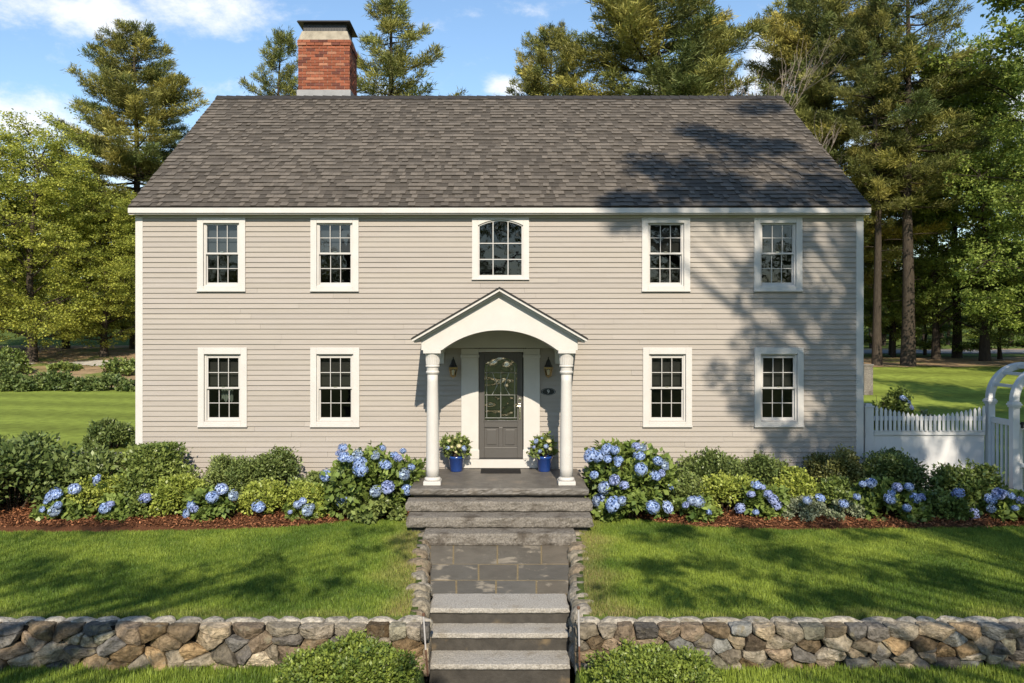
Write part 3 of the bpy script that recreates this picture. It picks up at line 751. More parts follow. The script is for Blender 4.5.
def walk():
    m = MB(); rows = [(9.972, 10.50), (10.52, 11.22), (11.24, 12.22)]
    splits = [[-.62, -.05, .53], [-.30, .26], [-.66, -.03, .60]]
    for (y0, y1), sp in zip(rows, splits):
        h0, h1 = path_hw(y0) + .01, path_hw(y1) + .01
        cut = [-1] + [s_ / 1.0 for s_ in sp] + [1]
        for a, b in zip(cut[:-1], cut[1:]):
            g = .012; f = lambda t, h: (t * h)
            t = random.random(); c = [(.120, .108, .088), (.098, .092, .080), (.135, .115, .088)][int(t * 3)]; q = random.gauss(1, .1)
            z = -.10 + random.uniform(-.003, .003); xs_ = [f(a, h0) + g, f(b, h0) - g, f(b, h1) - g, f(a, h1) + g]
            m.add([(xs_[0], y0 + g, z), (xs_[1], y0 + g, z), (xs_[2], y1 - g, z), (xs_[3], y1 - g, z), (xs_[0], y0 + g, z - .03), (xs_[1], y0 + g, z - .03), (xs_[2], y1 - g, z - .03), (xs_[3], y1 - g, z - .03)],
                  [(0, 1, 2, 3), (0, 4, 5, 1), (1, 5, 6, 2), (2, 6, 7, 3), (3, 7, 4, 0)], tuple(v * q for v in c))
    p = tag(m.build('path', M['flag']), kind='structure')
    m = MB(); m.add([(-.86, 9.97, -.108), (.86, 9.97, -.108), (1.10, 12.25, -.108), (-1.10, 12.25, -.108)], [(0, 1, 2, 3)]); m.build('mortar_bed', M['mortar'], p)
walk()
# ------------------------------------------------------------------ fieldstone walls
STONES = [(.36, .30, .22), (.30, .27, .22), (.42, .37, .29), (.20, .195, .19), (.26, .20, .13), (.33, .24, .14), (.24, .25, .25), (.38, .34, .28), (.17, .16, .15), (.29, .28, .22), (.34, .27, .20)]
def clip(poly, p, nrm):
    out = []
    for i in range(len(poly)):
        a, b = poly[i], poly[(i + 1) % len(poly)]
        da = (a[0] - p[0]) * nrm[0] + (a[1] - p[1]) * nrm[1]; db = (b[0] - p[0]) * nrm[0] + (b[1] - p[1]) * nrm[1]
        if da <= 0: out.append(a)
        if (da < 0 < db) or (db < 0 < da): t = da / (da - db); out.append((a[0] + (b[0] - a[0]) * t, a[1] + (b[1] - a[1]) * t))
    return out
def stone_wall(name, x0, x1, zlo, zhi, yf, depth, label, seed):
    rg = random.Random(seed); pts = []
    z = zhi; first = True
    while z > zlo - .02:
        h = rg.uniform(.115, .16) if first else rg.uniform(.10, .16); x = x0 + rg.uniform(-.1, .1)
        while x < x1 + .1:
            w = rg.choice((.14, .19, .25, .31, .38, .48)) * rg.uniform(.9, 1.1)
            pts.append((x + w / 2, z - h / 2 + (rg.uniform(-.018, .018) if first else rg.uniform(-.06, .06)))); x += w
        z -= h; first = False
    pts = [p for i, p in enumerate(pts) if rg.random() > .16 or p[1] > zhi - .1] + [(rg.uniform(x0, x1), rg.uniform(zlo, zhi - .13)) for _ in range(int((x1 - x0) * 1.6))]
    m = MB()
    SX = .66                                      # cells are wider than tall
    for i, (cx, cz) in enumerate(pts):
        poly = [(x0, zlo), (x1, zlo), (x1, zhi), (x0, zhi)]
        pc = (cx * SX, cz); poly = [(a * SX, b) for a, b in poly]
        for j, (qx, qz) in enumerate(pts):
            if j == i or abs(qx - cx) > .8: continue
            d = ((qx - cx) * SX, qz - cz); mid = (pc[0] + d[0] / 2, pc[1] + d[1] / 2); poly = clip(poly, mid, d)
            if len(poly) < 3: break
        if len(poly) < 3: continue
        poly = [(a / SX, b) for a, b in poly]
        ar = abs(sum(poly[k][0] * poly[(k + 1) % len(poly)][1] - poly[(k + 1) % len(poly)][0] * poly[k][1] for k in range(len(poly)))) / 2
        if ar < .004: continue
        mx = sum(p[0] for p in poly) / len(poly); mz = sum(p[1] for p in poly) / len(poly)
        # cut the corners, then resample
        for cut in (rg.uniform(.03, .10),):
            q = []
            for k in range(len(poly)):
                a, b = poly[k], poly[(k + 1) % len(poly)]
                q += [(a[0] + (b[0] - a[0]) * cut, a[1] + (b[1] - a[1]) * cut), (b[0] + (a[0] - b[0]) * cut, b[1] + (a[1] - b[1]) * cut)]
            poly = q
        N = 30; per = [0]
        for k in range(len(poly)): a, b = poly[k], poly[(k + 1) % len(poly)]; per.append(per[-1] + math.hypot(b[0] - a[0], b[1] - a[1]))
        ring = []
        for k in range(N):
            t = per[-1] * k / N; e = 0
            while per[e + 1] < t: e += 1
            f = (t - per[e]) / max(1e-6, per[e + 1] - per[e]); a, b = poly[e], poly[(e + 1) % len(poly)]
            ring.append((a[0] + (b[0] - a[0]) * f, a[1] + (b[1] - a[1]) * f))
        # orientation counter-clockwise from the front
        A = sum(ring[k][0] * ring[(k + 1) % N][1] - ring[(k + 1) % N][0] * ring[k][1] for k in range(N))
        if A < 0: ring = ring[::-1]
        out = rg.uniform(-.025, .018); tx, tzl = rg.uniform(-.30, .30), rg.uniform(-.24, .24); gap = .0026
        R_ = math.sqrt(ar); s0 = 1 - gap / R_ * 2
        top_row = mz > zhi - .11; dp = rg.uniform(.13, .17) if top_row else depth
        prof = [(s0 * .55, dp + .02), (s0 * .93, dp), (s0 * .99, .09), (s0, .055), (s0 * .995, .026), (s0 * .985, .010), (s0 * .955, .0), (s0 * .75, -.004), (s0 * .42, -.005), (.14, -.005)]
        c0 = STONES[rg.randrange(len(STONES))]; g = max(.4, rg.gauss(1.08, .30)); c = (c0[0] * g * .66, c0[1] * g * .63, c0[2] * g * .58)
        pl = [(rg.uniform(-.6, .6), rg.uniform(-.6, .6), rg.uniform(-.03, .0)) for _ in range(4)]
        vs = []; fs = []
        for s, dy in prof:
            for (x, zz) in ring:
                X_, Z_ = mx + (x - mx) * s, mz + (zz - mz) * s
                v = Vector((X_ * 6.0, seed + i * .7, Z_ * 6.0))
                dn = noise.noise(v) + .55 * noise.noise(v * 2.3) + .45 * noise.noise(v * 5.1) + .3 * noise.noise(v * 10)
                k_ = 1 if dy < .12 else 0
                y = yf + dy + out + (tx * (X_ - mx) + tzl * (Z_ - mz)) * k_ + dn * .016 * k_ + (max(a_ * (X_ - mx) + b_ * (Z_ - mz) + c_ for a_, b_, c_ in pl) - .02 if dy < .06 else 0)
                if k_: X_ += .009 * noise.noise(v * 2.4 + Vector((9, 0, 0))); Z_ += .009 * noise.noise(v * 2.4 + Vector((0, 9, 0)))
                if Z_ > zhi - .004: Z_ += .020 * noise.noise(Vector((X_ * 7, y * 7, seed)))
                vs.append((X_, y, Z_))
        for r in range(len(prof) - 1):
            for k in range(N): fs.append((r * N + k, r * N + (k + 1) % N, (r + 1) * N + (k + 1) % N, (r + 1) * N + k))
        fs.append(tuple(range((len(prof) - 1) * N, len(prof) * N)))
        m.add(vs, fs, c)
    x = x0 + .05; k = 0                              # second row of pale cap stones behind the face
    while x < x1 - .05:
        ln = min(rg.uniform(.22, .46), x1 - x); q = rg.uniform(.8, 1.25); c = tuple(v * q for v in (.36, .325, .265))
        boulder(m, (x + ln / 2, yf + .215, zhi - .062), (ln * .54, .10, .08), seed * 50 + k, c); x += ln * .97; k += 1
    w = m.build(name, M['stone']); tag(w, label, 'stone wall')
    b = MB(); b.box(x0 + .03, x1 - .03, yf + .085, yf + depth - .03, zlo - .1, zhi - .035); b.build('core', M['gap'], w)
    return w
def boulder(m, c, r, seed, col, sub=3):
    import bmesh
    b = bmesh.new(); bmesh.ops.create_icosphere(b, subdivisions=sub, radius=1)
    vs = []
    for v in b.verts:
        p = v.co.copy(); q = p * 1.2 + Vector((seed * 3.7, 0, 0))
        k = 1 + .20 * noise.noise(q) + .10 * noise.noise(q * 2.4) + .03 * noise.noise(q * 5)
        p = Vector([math.copysign(abs(t) ** .85, t) for t in p]) * k
        vs.append((c[0] + p.x * r[0], c[1] + p.y * r[1], c[2] + p.z * r[2]))
    b.verts.index_update(); fs = [tuple(v.index for v in f.verts) for f in b.faces]; b.free()
    m.sm = True; m.add(vs, fs, col)
stone_wall('fieldstone_wall', -9.2, -.775, -.56, .0, 8.62, .31, 'low dry fieldstone retaining wall left of the garden steps', 3)
stone_wall('fieldstone_wall', .835, 9.2, -.56, .0, 8.62, .31, 'low dry fieldstone retaining wall right of the garden steps', 8)

for s, nm in ((-1, 'left'), (1, 'right')):
    m = MB(); y = 8.98; k = 0; rg = random.Random(40 + s)
    while y < 12.4:
        ln = rg.uniform(.20, .36); hw = path_hw(y + ln / 2)
        cols = [(.26, .225, .165), (.23, .205, .165), (.28, .25, .20), (.22, .175, .12)]
        c = cols[rg.randrange(4)]; g = rg.gauss(1, .1); c = tuple(v * g for v in c)
        wx = rg.uniform(.14, .20); top = rg.uniform(-.02, .035)
        boulder(m, (s * (hw + wx * .9 + rg.uniform(-.02, .03)), y + ln / 2, top - .12), (wx * rg.uniform(.8, 1.1), ln * .60, rg.uniform(.12, .16)), k + 20 * s + 77, c)
        boulder(m, (s * (hw + .10), y + ln / 2 + .1, top - .34), (.12, ln * .5, .14), k + 20 * s + 177, tuple(v * .8 for v in c), 2)
        if y < 10.1: boulder(m, (s * (hw + .07), y + ln / 2 - .05, top - .55), (.10, ln * .55, .15), k + 20 * s + 277, tuple(v * .8 for v in c), 2)
        y += ln * .93; k += 1
    tag(m.build('fieldstone_edging', M['stone']), 'row of pale fieldstones edging the walk along the %s lawn' % nm, 'stone edging')

# thin stakes at the wall ends
for px, D, top, lean, nm in ((423.5, 8.50, 614, .012, 'left'), (578.5, 8.50, 607, .004, 'right')):
    st = thing('metal_stake', (X(px, D), D, -.47), 'thin rusty metal rod standing at the end of the %s fieldstone wall' % nm, 'stake')
    x = X(px, D); zt = Z(top, D)
    m = MB(); m.tube([(x + lean * 4, D, -.5), (x + lean * 2, D, (zt - .5) / 2 - .05)], .011, 8); m.build('rod', M['rust'], st)
    m = MB(); m.tube([(x + lean * 2, D, (zt - .5) / 2 - .05), (x, D, zt - .02)], .009, 8); m.build('upper_rod', M['palestake'], st)
    m = MB(); m.lathe([(.004, zt - .03), (.018, zt - .02), (.018, zt + .005), (.004, zt + .012)], x, D, 10); m.build('cap', M['rust'], st)

# ------------------------------------------------------------------ fence, arbour, gate
FY = 15.30
def fence():
    x0, x1 = X(873, FY), X(984, FY); f = thing('picket_fence', ((x0 + x1) / 2, FY, 0), 'white panel fence with a scooped row of pickets along its top', 'fence')
    m = MB(); px0 = X(863, FY); m.box(px0, px0 + .17, FY - .09, FY + .08, -.1, 1.76); m.box(px0 - .015, px0 + .185, FY - .105, FY + .095, 1.76, 1.79); m.box(px0 + .02, px0 + .15, FY - .07, FY + .06, 1.79, 1.83)
    m.build('post', M['fence_white'], f, bevel=.006)
    zr = Z(431, FY); zt = Z(416.5, FY)
    m = MB(); m.box(x0, x1, FY - .012, FY + .012, .0, zr - .06)
    for k in range(1, 12): xx = x0 + (x1 - x0) * k / 12; m.box(xx - .002, xx + .002, FY - .0135, FY - .012, .05, zr - .06, (.5, .5, .5))
    m.build('panel', M['fence_white'], f)
    for za, zb2, nm in ((zr - .075, zr + .012, 'mid_rail'), (zt - .075, zt + .004, 'top_rail')):
        m = MB(); m.box(x0, x1, FY - .045, FY + .045, za, zb2); m.build('rail', M['fence_white'], f, bevel=.006)
    m = MB(); m.box(x0, x1, FY - .04, FY + .04, .02, .16); m.build('rail', M['fence_white'], f, bevel=.006)
    n = 25
    for k in range(n):
        t = (k + .5) / n; x = x0 + (x1 - x0) * t; u = abs(2 * t - 1)
        z1 = Z(415.2 - 9.5 * u ** 1.6, FY); w = .026
        m = MB(); m.prism([(x - w, zr + .012), (x + w, zr + .012), (x + w, z1 - .03), (x, z1 + .018), (x - w, z1 - .03)], FY - .075, FY - .052)
        m.build('picket', M['fence_white'], f)
fence()
def arbor():
    ax0 = X(990, FY); wid = 1.30; R_ = wid / 2; cx = ax0 + R_; D0, D1 = FY, 14.58; zs = Z(400, FY)
    a = thing('garden_arbor', (cx, 14.94, 0), 'white arched garden arbor with slatted sides at the end of the fence', 'arbor')
    for y in (D0, D1):
        for x in (ax0, ax0 + wid):
            m = MB(); m.box(x - .065, x + .065, y - .065, y + .065, -.1, zs); m.build('post', M['fence_white'], a, bevel=.008)
            m = MB(); m.box(x - .095, x + .095, y - .095, y + .095, zs - .04, zs + .0); m.box(x - .08, x + .08, y - .08, y + .08, zs - .075, zs - .04); m.box(x - .08, x + .08, y - .08, y + .08, zs, zs + .03); m.build('post_cap', M['fence_white'], a, bevel=.006)
        n = 26; lo = [(cx - (R_ - .065) * math.cos(math.pi * i / n), zs + .03 + (R_ - .065) * math.sin(math.pi * i / n)) for i in range(n + 1)]
        hi = [(cx - (R_ + .065) * math.cos(math.pi * i / n), zs + .03 + (R_ + .065) * math.sin(math.pi * i / n)) for i in range(n + 1)]
        m = MB(); m.strip(lo, hi, y - .06, y + .06); m.build('arch', M['fence_white'], a, bevel=.012)
    for i in range(1, 7):
        t = math.pi * i / 7; x, z = cx - R_ * math.cos(t), zs + .03 + R_ * math.sin(t)
        m = MB(); m.box(x - .02, x + .02, D1 + .05, D0 - .05, z - .03, z + .03); m.build('crossbar', M['fence_white'], a, bevel=.004)
    for x in (ax0, ax0 + wid):
        m = MB(); m.box(x - .03, x + .03, D1 + .065, D0 - .065, 1.47, 1.58); m.build('rail', M['fence_white'], a, bevel=.006)
        m = MB(); m.box(x - .03, x + .03, D1 + .065, D0 - .065, .1, .2); m.build('rail', M['fence_white'], a, bevel=.006)
        for k in range(5):
            y = D1 + .10 + k * (D0 - D1 - .2) / 4; m = MB(); m.box(x - .012, x + .012, y - .025, y + .025, .2, 1.47); m.build('slat', M['fence_white'], a)
    gx0, gx1 = ax0 + .085, ax0 + wid - .085; y = D1
    g = thing('garden_gate', ((gx0 + gx1) / 2, y, .1), 'white picket gate with a black latch hung in the arbor', 'gate')
    for z0, z1 in ((1.40, 1.50), (.18, .28), (.70, .78)):
        m = MB(); m.box(gx0, gx1, y - .03, y + .03, z0, z1); m.build('rail', M['fence_white'], g, bevel=.006)
    k = 0; x = gx0 + .01
    while x < gx1 - .08:
        m = MB(); m.box(x, x + .085, y + .03, y + .05, .1, 1.40); m.build('picket', M['fence_white'], g); x += .11; k += 1
    m = MB(); m.box(gx0 - .01, gx0 + .17, y - .045, y - .03, 1.505, 1.545); m.box(gx0 + .02, gx0 + .05, y - .07, y - .03, 1.44, 1.56); m.build('latch', M['black'], g)
arbor()

# ------------------------------------------------------------------ things on the porch
def lantern(px, side):
    x, y, z = X(px, 14.86), 14.86, 2.52
    l = thing('wall_lantern', (x, WY, z), 'black and brass wall lantern %s of the front door' % side, 'lantern')
    m = MB(); m.lathe([(.001, z + .24), (.012, z + .225), (.010, z + .20), (.03, z + .17), (.055, z + .09), (.075, z + .06), (.078, z + .05), (.06, z + .045)], x, y, 6); m.build('lantern_roof', M['black'], l)
    m = MB()
    m.lathe([(.080, z + .045), (.086, z + .035), (.084, z + .015), (.072, z + .01)], x, y, 6)
    m.lathe([(.045, z - .115), (.055, z - .125), (.045, z - .14), (.01, z - .155), (.006, z - .17)], x, y, 6)
    for k in range(6):
        t = 2 * math.pi * k / 6; m.tube([(x + .075 * math.cos(t), y + .075 * math.sin(t), z + .015), (x + .05 * math.cos(t), y + .05 * math.sin(t), z - .12)], .006, 4)
    m.build('lantern_frame', M['brass'], l)
    m = MB(); m.lathe([(.046, z - .115), (.070, z + .012)], x, y, 6); m.build('lantern_glass', M['lampglass'], l)
    m = MB(); m.lathe([(.001, z - .11), (.026, z - .10), (.026, z - .03), (.018, z - .005), (.001, z)], x, y, 10); m.build('candle', M['candle'], l)
    m = MB(); m.tube([(x, WY - .02, z + .04), (x, WY - .06, z + .09), (x, y + .03, z + .10), (x, y + .02, z + .06)], .010, 8); m.box(x - .04, x + .04, WY - .03, WY, z - .06, z + .12); m.build('bracket', M['black'], l)
lantern(453.2, 'left'); lantern(548.4, 'right')
def plaque():
    x, z = X(548.2, WY), Z(391.6, WY); p = thing('house_number_plaque', (x, WY, z), 'black oval plaque with a pale number below the right lantern', 'plaque')
    n = 36; a, b = .142, .070
    e = lambda s, y: [(x + a * s * math.cos(2 * math.pi * i / n), y, z + b * s * math.sin(2 * math.pi * i / n)) for i in range(n)]
    y0 = WY - .022
    rings = [e(1, WY), e(1, y0), e(.93, y0 - .008)]
    m = MB(); m.add(sum(rings, []), [(r * n + i, (r + 1) * n + i, (r + 1) * n + (i + 1) % n, r * n + (i + 1) % n) for r in range(2) for i in range(n)] + [tuple(range(2 * n, 3 * n))])
    m.build('oval_plate', M['plaque'], p)
    m = MB(); q = .90
    A = e(.88, y0 - .0095); B = e(.85, y0 - .0095); m.add(A + B, [(i, n + i, n + (i + 1) % n, (i + 1) % n) for i in range(n)]); m.build('border', M['letter'], p)
    cu = bpy.data.curves.new('digit', 'FONT'); cu.body = '9'; cu.size = .105; cu.align_x = 'CENTER'; cu.align_y = 'CENTER'; cu.extrude = .002
    t = bpy.data.objects.new('number', cu); COL.objects.link(t); t.rotation_euler = (R(90), 0, 0); bpy.context.view_layer.update()
    me = bpy.data.meshes.new_from_object(t); bpy.data.objects.remove(t); me.materials.clear(); me.materials.append(M['letter'])
    t = bpy.data.objects.new('number', me); COL.objects.link(t); t.parent = p; t.rotation_euler = (R(90), 0, 0); t.location = (0, y0 - .011 - WY, 0)
plaque()
m = MB(); m.box(X(481, 14.75), X(520.5, 14.75), 14.42, 14.84, .6165, .632)
mt = m.build('doormat', M['mat'], bevel=.004); tag(mt, 'dark rubber doormat lying in front of the grey door', 'doormat')

def flower_pot(px, label):
    x, y, z = X(px, 14.66), 14.66, .618; p = thing('flower_pot', (x, y, z), label, 'pot')
    m = MB(); m.lathe([(.001, z), (.108, z), (.116, z + .012), (.146, z + .235), (.160, z + .245), (.166, z + .262), (.164, z + .288), (.156, z + .294), (.146, z + .288), (.140, z + .25), (.001, z + .25)], x, y, 36)
    m.build('pot_body', M['pot'], p, smooth=True)
    m = MB(); m.lathe([(.001, z + .262), (.139, z + .262), (.14, z + .25)], x, y, 24); m.build('soil', M['soil'], p)
flower_pot(456.3, 'blue glazed pot left of the front door'); flower_pot(544.2, 'blue glazed pot right of the front door')
# ------------------------------------------------------------------ planting
PAL = dict(dark=((.05, .09, .024), (.22, .27, .08)), green=((.07, .12, .028), (.26, .31, .075)), lime=((.16, .22, .035), (.42, .46, .09)),
           light=((.11, .16, .045), (.28, .33, .10)), hydra=((.06, .11, .026), (.26, .33, .075)), box=((.06, .11, .02), (.28, .34, .06)),
           pale=((.10, .14, .06), (.42, .45, .30)), bronze=((.08, .10, .03), (.30, .29, .09)))
def dome(rng, rx, ry, h, n, L, Wd, pal, lobes=None, wisp=0, squash=1.0):
    K = lobes or int(9 + 10 * rx * h)
    d = unit(rng.normal(size=(K, 3))); d[:, 2] = np.abs(d[:, 2]); rr = rng.uniform(.35, .72, (K, 1))
    cen = d * rr * np.array([rx, ry, h * .62]) + np.array([0, 0, h * .36])
    rad = rng.uniform(.30, .46, K) * min(rx, h * .75) + .03
    # skirt lobes near the ground
    a = rng.uniform(0, 2 * np.pi, K // 2 + 2); s = np.stack([np.cos(a) * rx * .68, np.sin(a) * ry * .68, np.full(len(a), h * .2)], 1)
    cen = np.concatenate([cen, s]); rad = np.concatenate([rad, rng.uniform(.24, .34, len(a)) * min(rx, h)])
    k = rng.choice(len(rad), n, p=rad ** 2 / (rad ** 2).sum())
    dv = unit(rng.normal(size=(n, 3)) + .6 * unit(cen[k] - np.array([0, 0, h * .25])) + np.array([0, 0, .35]))
    u = rng.random((n, 1)) ** .30
    P = cen[k] + dv * rad[k][:, None] * u * np.array([1, 1, .92])
    P *= 1 + .05 * rng.normal(size=(n, 1))
    f = np.maximum(1, (P[:, 2:3] / h)); P[:, 2:3] = np.where(P[:, 2:3] > h, h - rng.random((n, 1)) * .08 * h, P[:, 2:3])
    ok = P[:, 2] > .02; P, dv, k, u = P[ok], dv[ok], k[ok], u[ok]; n = len(P)
    D = dv + .75 * rng.normal(size=(n, 3)) * .7 + np.array([0, 0, .15]); N = dv * .5 + np.array([0, 0, .75]) + .45 * rng.normal(size=(n, 3))
    sc = rng.uniform(.65, 1.25, n)
    V = leaves(P - unit(D) * (L * .4), D, N, L * sc, Wd * sc)
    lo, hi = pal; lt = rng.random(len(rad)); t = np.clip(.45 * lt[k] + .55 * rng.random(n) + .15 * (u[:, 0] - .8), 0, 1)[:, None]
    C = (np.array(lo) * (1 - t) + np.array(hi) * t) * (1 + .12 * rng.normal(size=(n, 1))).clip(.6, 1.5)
    if wisp:
        Vs, Cs = [V], [C]
        for _ in range(wisp):
            a = rng.uniform(0, 2 * np.pi); r0 = rng.uniform(.1, .9); b = np.array([np.cos(a) * rx * r0, np.sin(a) * ry * r0, h * (.95 - .45 * r0)])
            up = unit(np.array([np.cos(a) * .35 * r0, np.sin(a) * .35 * r0, 1]) + .2 * rng.normal(size=3)); ln = rng.uniform(.10, .22) * (h ** .5); q = int(ln / .012)
            tt = rng.random(q)[:, None]; P2 = b + up * ln * tt; D2 = up * .5 + .8 * rng.normal(size=(q, 3)); N2 = up + .5 * rng.normal(size=(q, 3))
            sc = rng.uniform(.6, 1.1, q); Vs.append(leaves(P2, D2, N2, L * sc, Wd * sc)); Cs.append(palette(rng, q, lo, hi))
        V = np.concatenate(Vs); C = np.concatenate(Cs)
    return V, C
def stems(rx, ry, h, k, seed):
    m = MB(); rg = random.Random(seed)
    for i in range(k):
        a = rg.uniform(0, 6.28); r = rg.uniform(.2, .8); p = (math.cos(a) * rx * r, math.sin(a) * ry * r)
        m.tube([(p[0] * .15, p[1] * .15, -.03), (p[0] * .5, p[1] * .5, h * .35), (p[0], p[1], h * rg.uniform(.6, .85))], [.014, .010, .005], 5)
    return m
# heads of flowers: dome of four-petalled florets
def flower_mesh(seed, cols, flat=.72):
    rng = np.random.default_rng(seed); n = 130
    d = unit(rng.normal(size=(n * 2, 3))); d = d[d[:, 2] > -.45][:n]; n = len(d)
    w = unit(rng.normal(size=(3, 3))); lump = sum(np.maximum(0, d @ q - .3) for q in w)[:, None]; P = d * np.array([1, 1, flat]) * (rng.uniform(.86, 1.06, (n, 1)) + .28 * lump)
    c = palette(rng, n, cols[0], cols[1], .16); k = np.clip(.5 + d @ unit(rng.normal(size=3)), 0, 1)[:, None] * .45; c = c * (1 - k) + k * np.array(rng.choice(3) and cols[1] or (.34, .42, .50)); Vs = []; Cs = []
    t1 = unit(np.cross(d, rng.normal(size=(n, 3)))); t2 = np.cross(d, t1); s = rng.uniform(.17, .24, n)
    for q in (t1, t2, -t1, -t2):
        Vs.append(leaves(P + d * .02, q + d * .25 * rng.random((n, 1)), d, s, s * .95, .02)); Cs.append(c * rng.uniform(.85, 1.12, (n, 1)))
    # the green and violet inside
    m = 60; d2 = unit(rng.normal(size=(m, 3))); Vs.append(leaves(d2 * .5 * np.array([1, 1, flat]), rng.normal(size=(m, 3)), d2, np.full(m, .7), np.full(m, .6))); Cs.append(np.tile(np.array(cols[0]) * .8, (m, 1)))
    o = np_mesh('flower_head', np.concatenate(Vs), 4, np.concatenate(Cs), M['petal']); me = o.data; bpy.data.objects.remove(o); return me
BLUE = [flower_mesh(s, ((.15, .25, .52), (.46, .58, .84))) for s in (1, 2, 3, 11, 12)] + [flower_mesh(13, ((.22, .30, .46), (.50, .60, .66)))]
VIOLET = [flower_mesh(s, ((.19, .25, .50), (.46, .53, .80))) for s in (4, 5)]
PALEBLUE = [flower_mesh(s, ((.26, .36, .66), (.55, .65, .82))) for s in (6, 7)]
CREAM = [flower_mesh(s, ((.55, .52, .22), (.80, .74, .50))) for s in (8, 9)]
def add_flowers(root, spots, px, D, rx, ry, h, kind='b', r0=.105):
    rg = random.Random(int(px * 7)); i = 0
    for sp in spots:
        bx, by = sp[:2]; k = sp[2] if len(sp) > 2 else kind
        x = X(bx, D) - X(px, D); z = Z(by, D) - root.location.z
        e = 1 - (x / rx) ** 2 - ((z - h * .42) / (h * .60)) ** 2
        y = -ry * math.sqrt(max(.12, e)) - .015
        fac = (D + y) / D                            # nearer than the plant's middle
        x = X(bx, D + y) - X(px, D); z = Z(by, D + y) - root.location.z
        me = dict(b=BLUE, v=VIOLET, p=PALEBLUE, c=CREAM)[k]; o = bpy.data.objects.new('flower_head', me[rg.randrange(len(me))]); COL.objects.link(o)
        o.parent = root; o.location = (x, y, max(z, .05)); r = r0 * .76 * rg.uniform(.55, 1.3); o.scale = (r, r * rg.uniform(.85, 1.1), r * rg.uniform(.7, 1.05))
        n = Vector((x / rx * .8, -.75, .55 + .5 * (z / h - .5))).normalized(); o.rotation_euler = n.to_track_quat('Z', 'Y').to_euler()
count = [0]
def shrub(name, label, px, top, wpx, D, kind, n=None, L=.07, Wd=.042, flowers=(), wisp=0, base=None, r0=.105, fk='b', ryk=.85, group=None, extra=0, lobes=None, part='foliage', cat='shrub'):
    count[0] += 1; rng = np.random.default_rng(100 + count[0])
    zb = gz(X(px, D), D) + (.03 if base is None else base)
    h = (Z(top, D) - zb) * (1.05 if not lobes else 1.0); rx = wpx / 2 * D / F * 1.08; ry = rx * ryk
    root = thing(name, (X(px, D), D, zb), label, cat, group)
    area = 2 * math.pi * rx * max(rx, h) ; n = n or int(min(16000, max(900, area * 3.3 / (L * Wd * .5))))
    V, C = dome(rng, rx, ry, h, n, L, Wd, PAL[kind], lobes, wisp=wisp)
    np_mesh(part, V, 4, C, M['shrubleaf'], root)
    s = stems(rx, ry, h, 9, count[0]).build('stem', M['twig']); s.parent = root
    if flowers: add_flowers(root, flowers, px, D, rx, ry, h, fk, r0)
    return root
G1 = 'shrubs in the bed before the house'
S = shrub
# left bed, back row
S('evergreen_shrub', 'big dark glossy shrub at the far left end of the bed', 12, 439, 120, 13.9, 'dark', L=.115, Wd=.062, group=G1)
S('evergreen_shrub', 'broad dark shrub between the leftmost one and the house corner', 84, 446, 86, 14.1, 'dark', L=.11, Wd=.06, group=G1)
S('leafy_shrub', 'rounded mid-green shrub in front of the left corner board', 152, 448, 88, 14.25, 'green', L=.07, Wd=.045, group=G1)
S('wispy_shrub', 'thin light-green shrub with upright shoots below the lower left window', 226, 458, 60, 14.35, 'light', L=.055, Wd=.03, wisp=34, group=G1)
S('evergreen_shrub', 'dense dark round shrub between the two lower left windows', 276, 451, 60, 14.4, 'dark', L=.06, Wd=.035, wisp=14, group=G1)
S('leafy_shrub', 'pale green low shrub tucked beside the big left hydrangea', 318, 474, 50, 14.1, 'light', L=.055, Wd=.032, group=G1)
# left bed, front row
G2 = 'hydrangeas with blue flower heads'
H = lambda *a, **k: shrub('hydrangea', *a, kind='hydra', L=k.pop('L', .115), Wd=k.pop('Wd', .08), group=G2, **k)
H('small hydrangea with a cluster of blue heads at the left end of the bed', 66, 492, 58, 13.45, flowers=[(50, 497), (54, 511), (58, 505), (42, 510), (56, 494), (46, 502), (75, 489, 'p')])
S('lime_shrub', 'bright lime shrub behind the leftmost blue flowers', 100, 477, 56, 13.75, 'lime', L=.055, Wd=.035, group=G1)
H('low hydrangea with one blue head below the first lime shrub', 118, 496, 44, 13.4, flowers=[(105, 508), (110, 504, 'v')], r0=.12)
S('lime_shrub', 'lime shrub in front of the mid-green rounded shrub', 176, 478, 56, 13.7, 'lime', L=.055, Wd=.035, group=G1)
S('leafy_shrub', 'low dark leafy plant with a pale blue head between two lime shrubs', 143, 492, 34, 13.5, 'green', L=.07, Wd=.045, flowers=[(145, 498, 'v'), (97, 479, 'p')], group=G1)
H('small hydrangea with blue heads below the thin light-green shrub', 212, 488, 54, 13.45, flowers=[(191, 504), (186, 514), (212, 497), (233, 496), (222, 489, 'p'), (195, 509, 'v')])
S('lime_shrub', 'lime shrub in front of the dense dark round shrub', 264, 482, 56, 13.65, 'lime', L=.055, Wd=.035, flowers=[(259, 507)], r0=.1, group=G1)
S('lime_shrub', 'yellow-green shrub right against the big left hydrangea', 313, 477, 46, 13.6, 'lime', L=.055, Wd=.035, group=G1)
H('tiny hydrangea with pale blue heads at the mulch edge', 303, 501, 40, 13.45, flowers=[(290, 512, 'v'), (298, 504, 'p'), (312, 507), (307, 511), (303, 501, 'p')], r0=.09)
H('big hydrangea full of blue heads left of the porch steps', 369, 447, 100, 13.95, L=.12, Wd=.085, flowers=[(343, 448), (344, 457), (350, 459), (360, 463), (361, 470), (375, 456), (383, 448), (386, 465), (395, 455), (403, 451), (404, 475), (326, 476), (375, 492), (407, 490), (343, 502), (412, 467), (357, 455), (388, 487, 'v'), (339, 453, 'v'), (398, 458, 'v')], r0=.115)
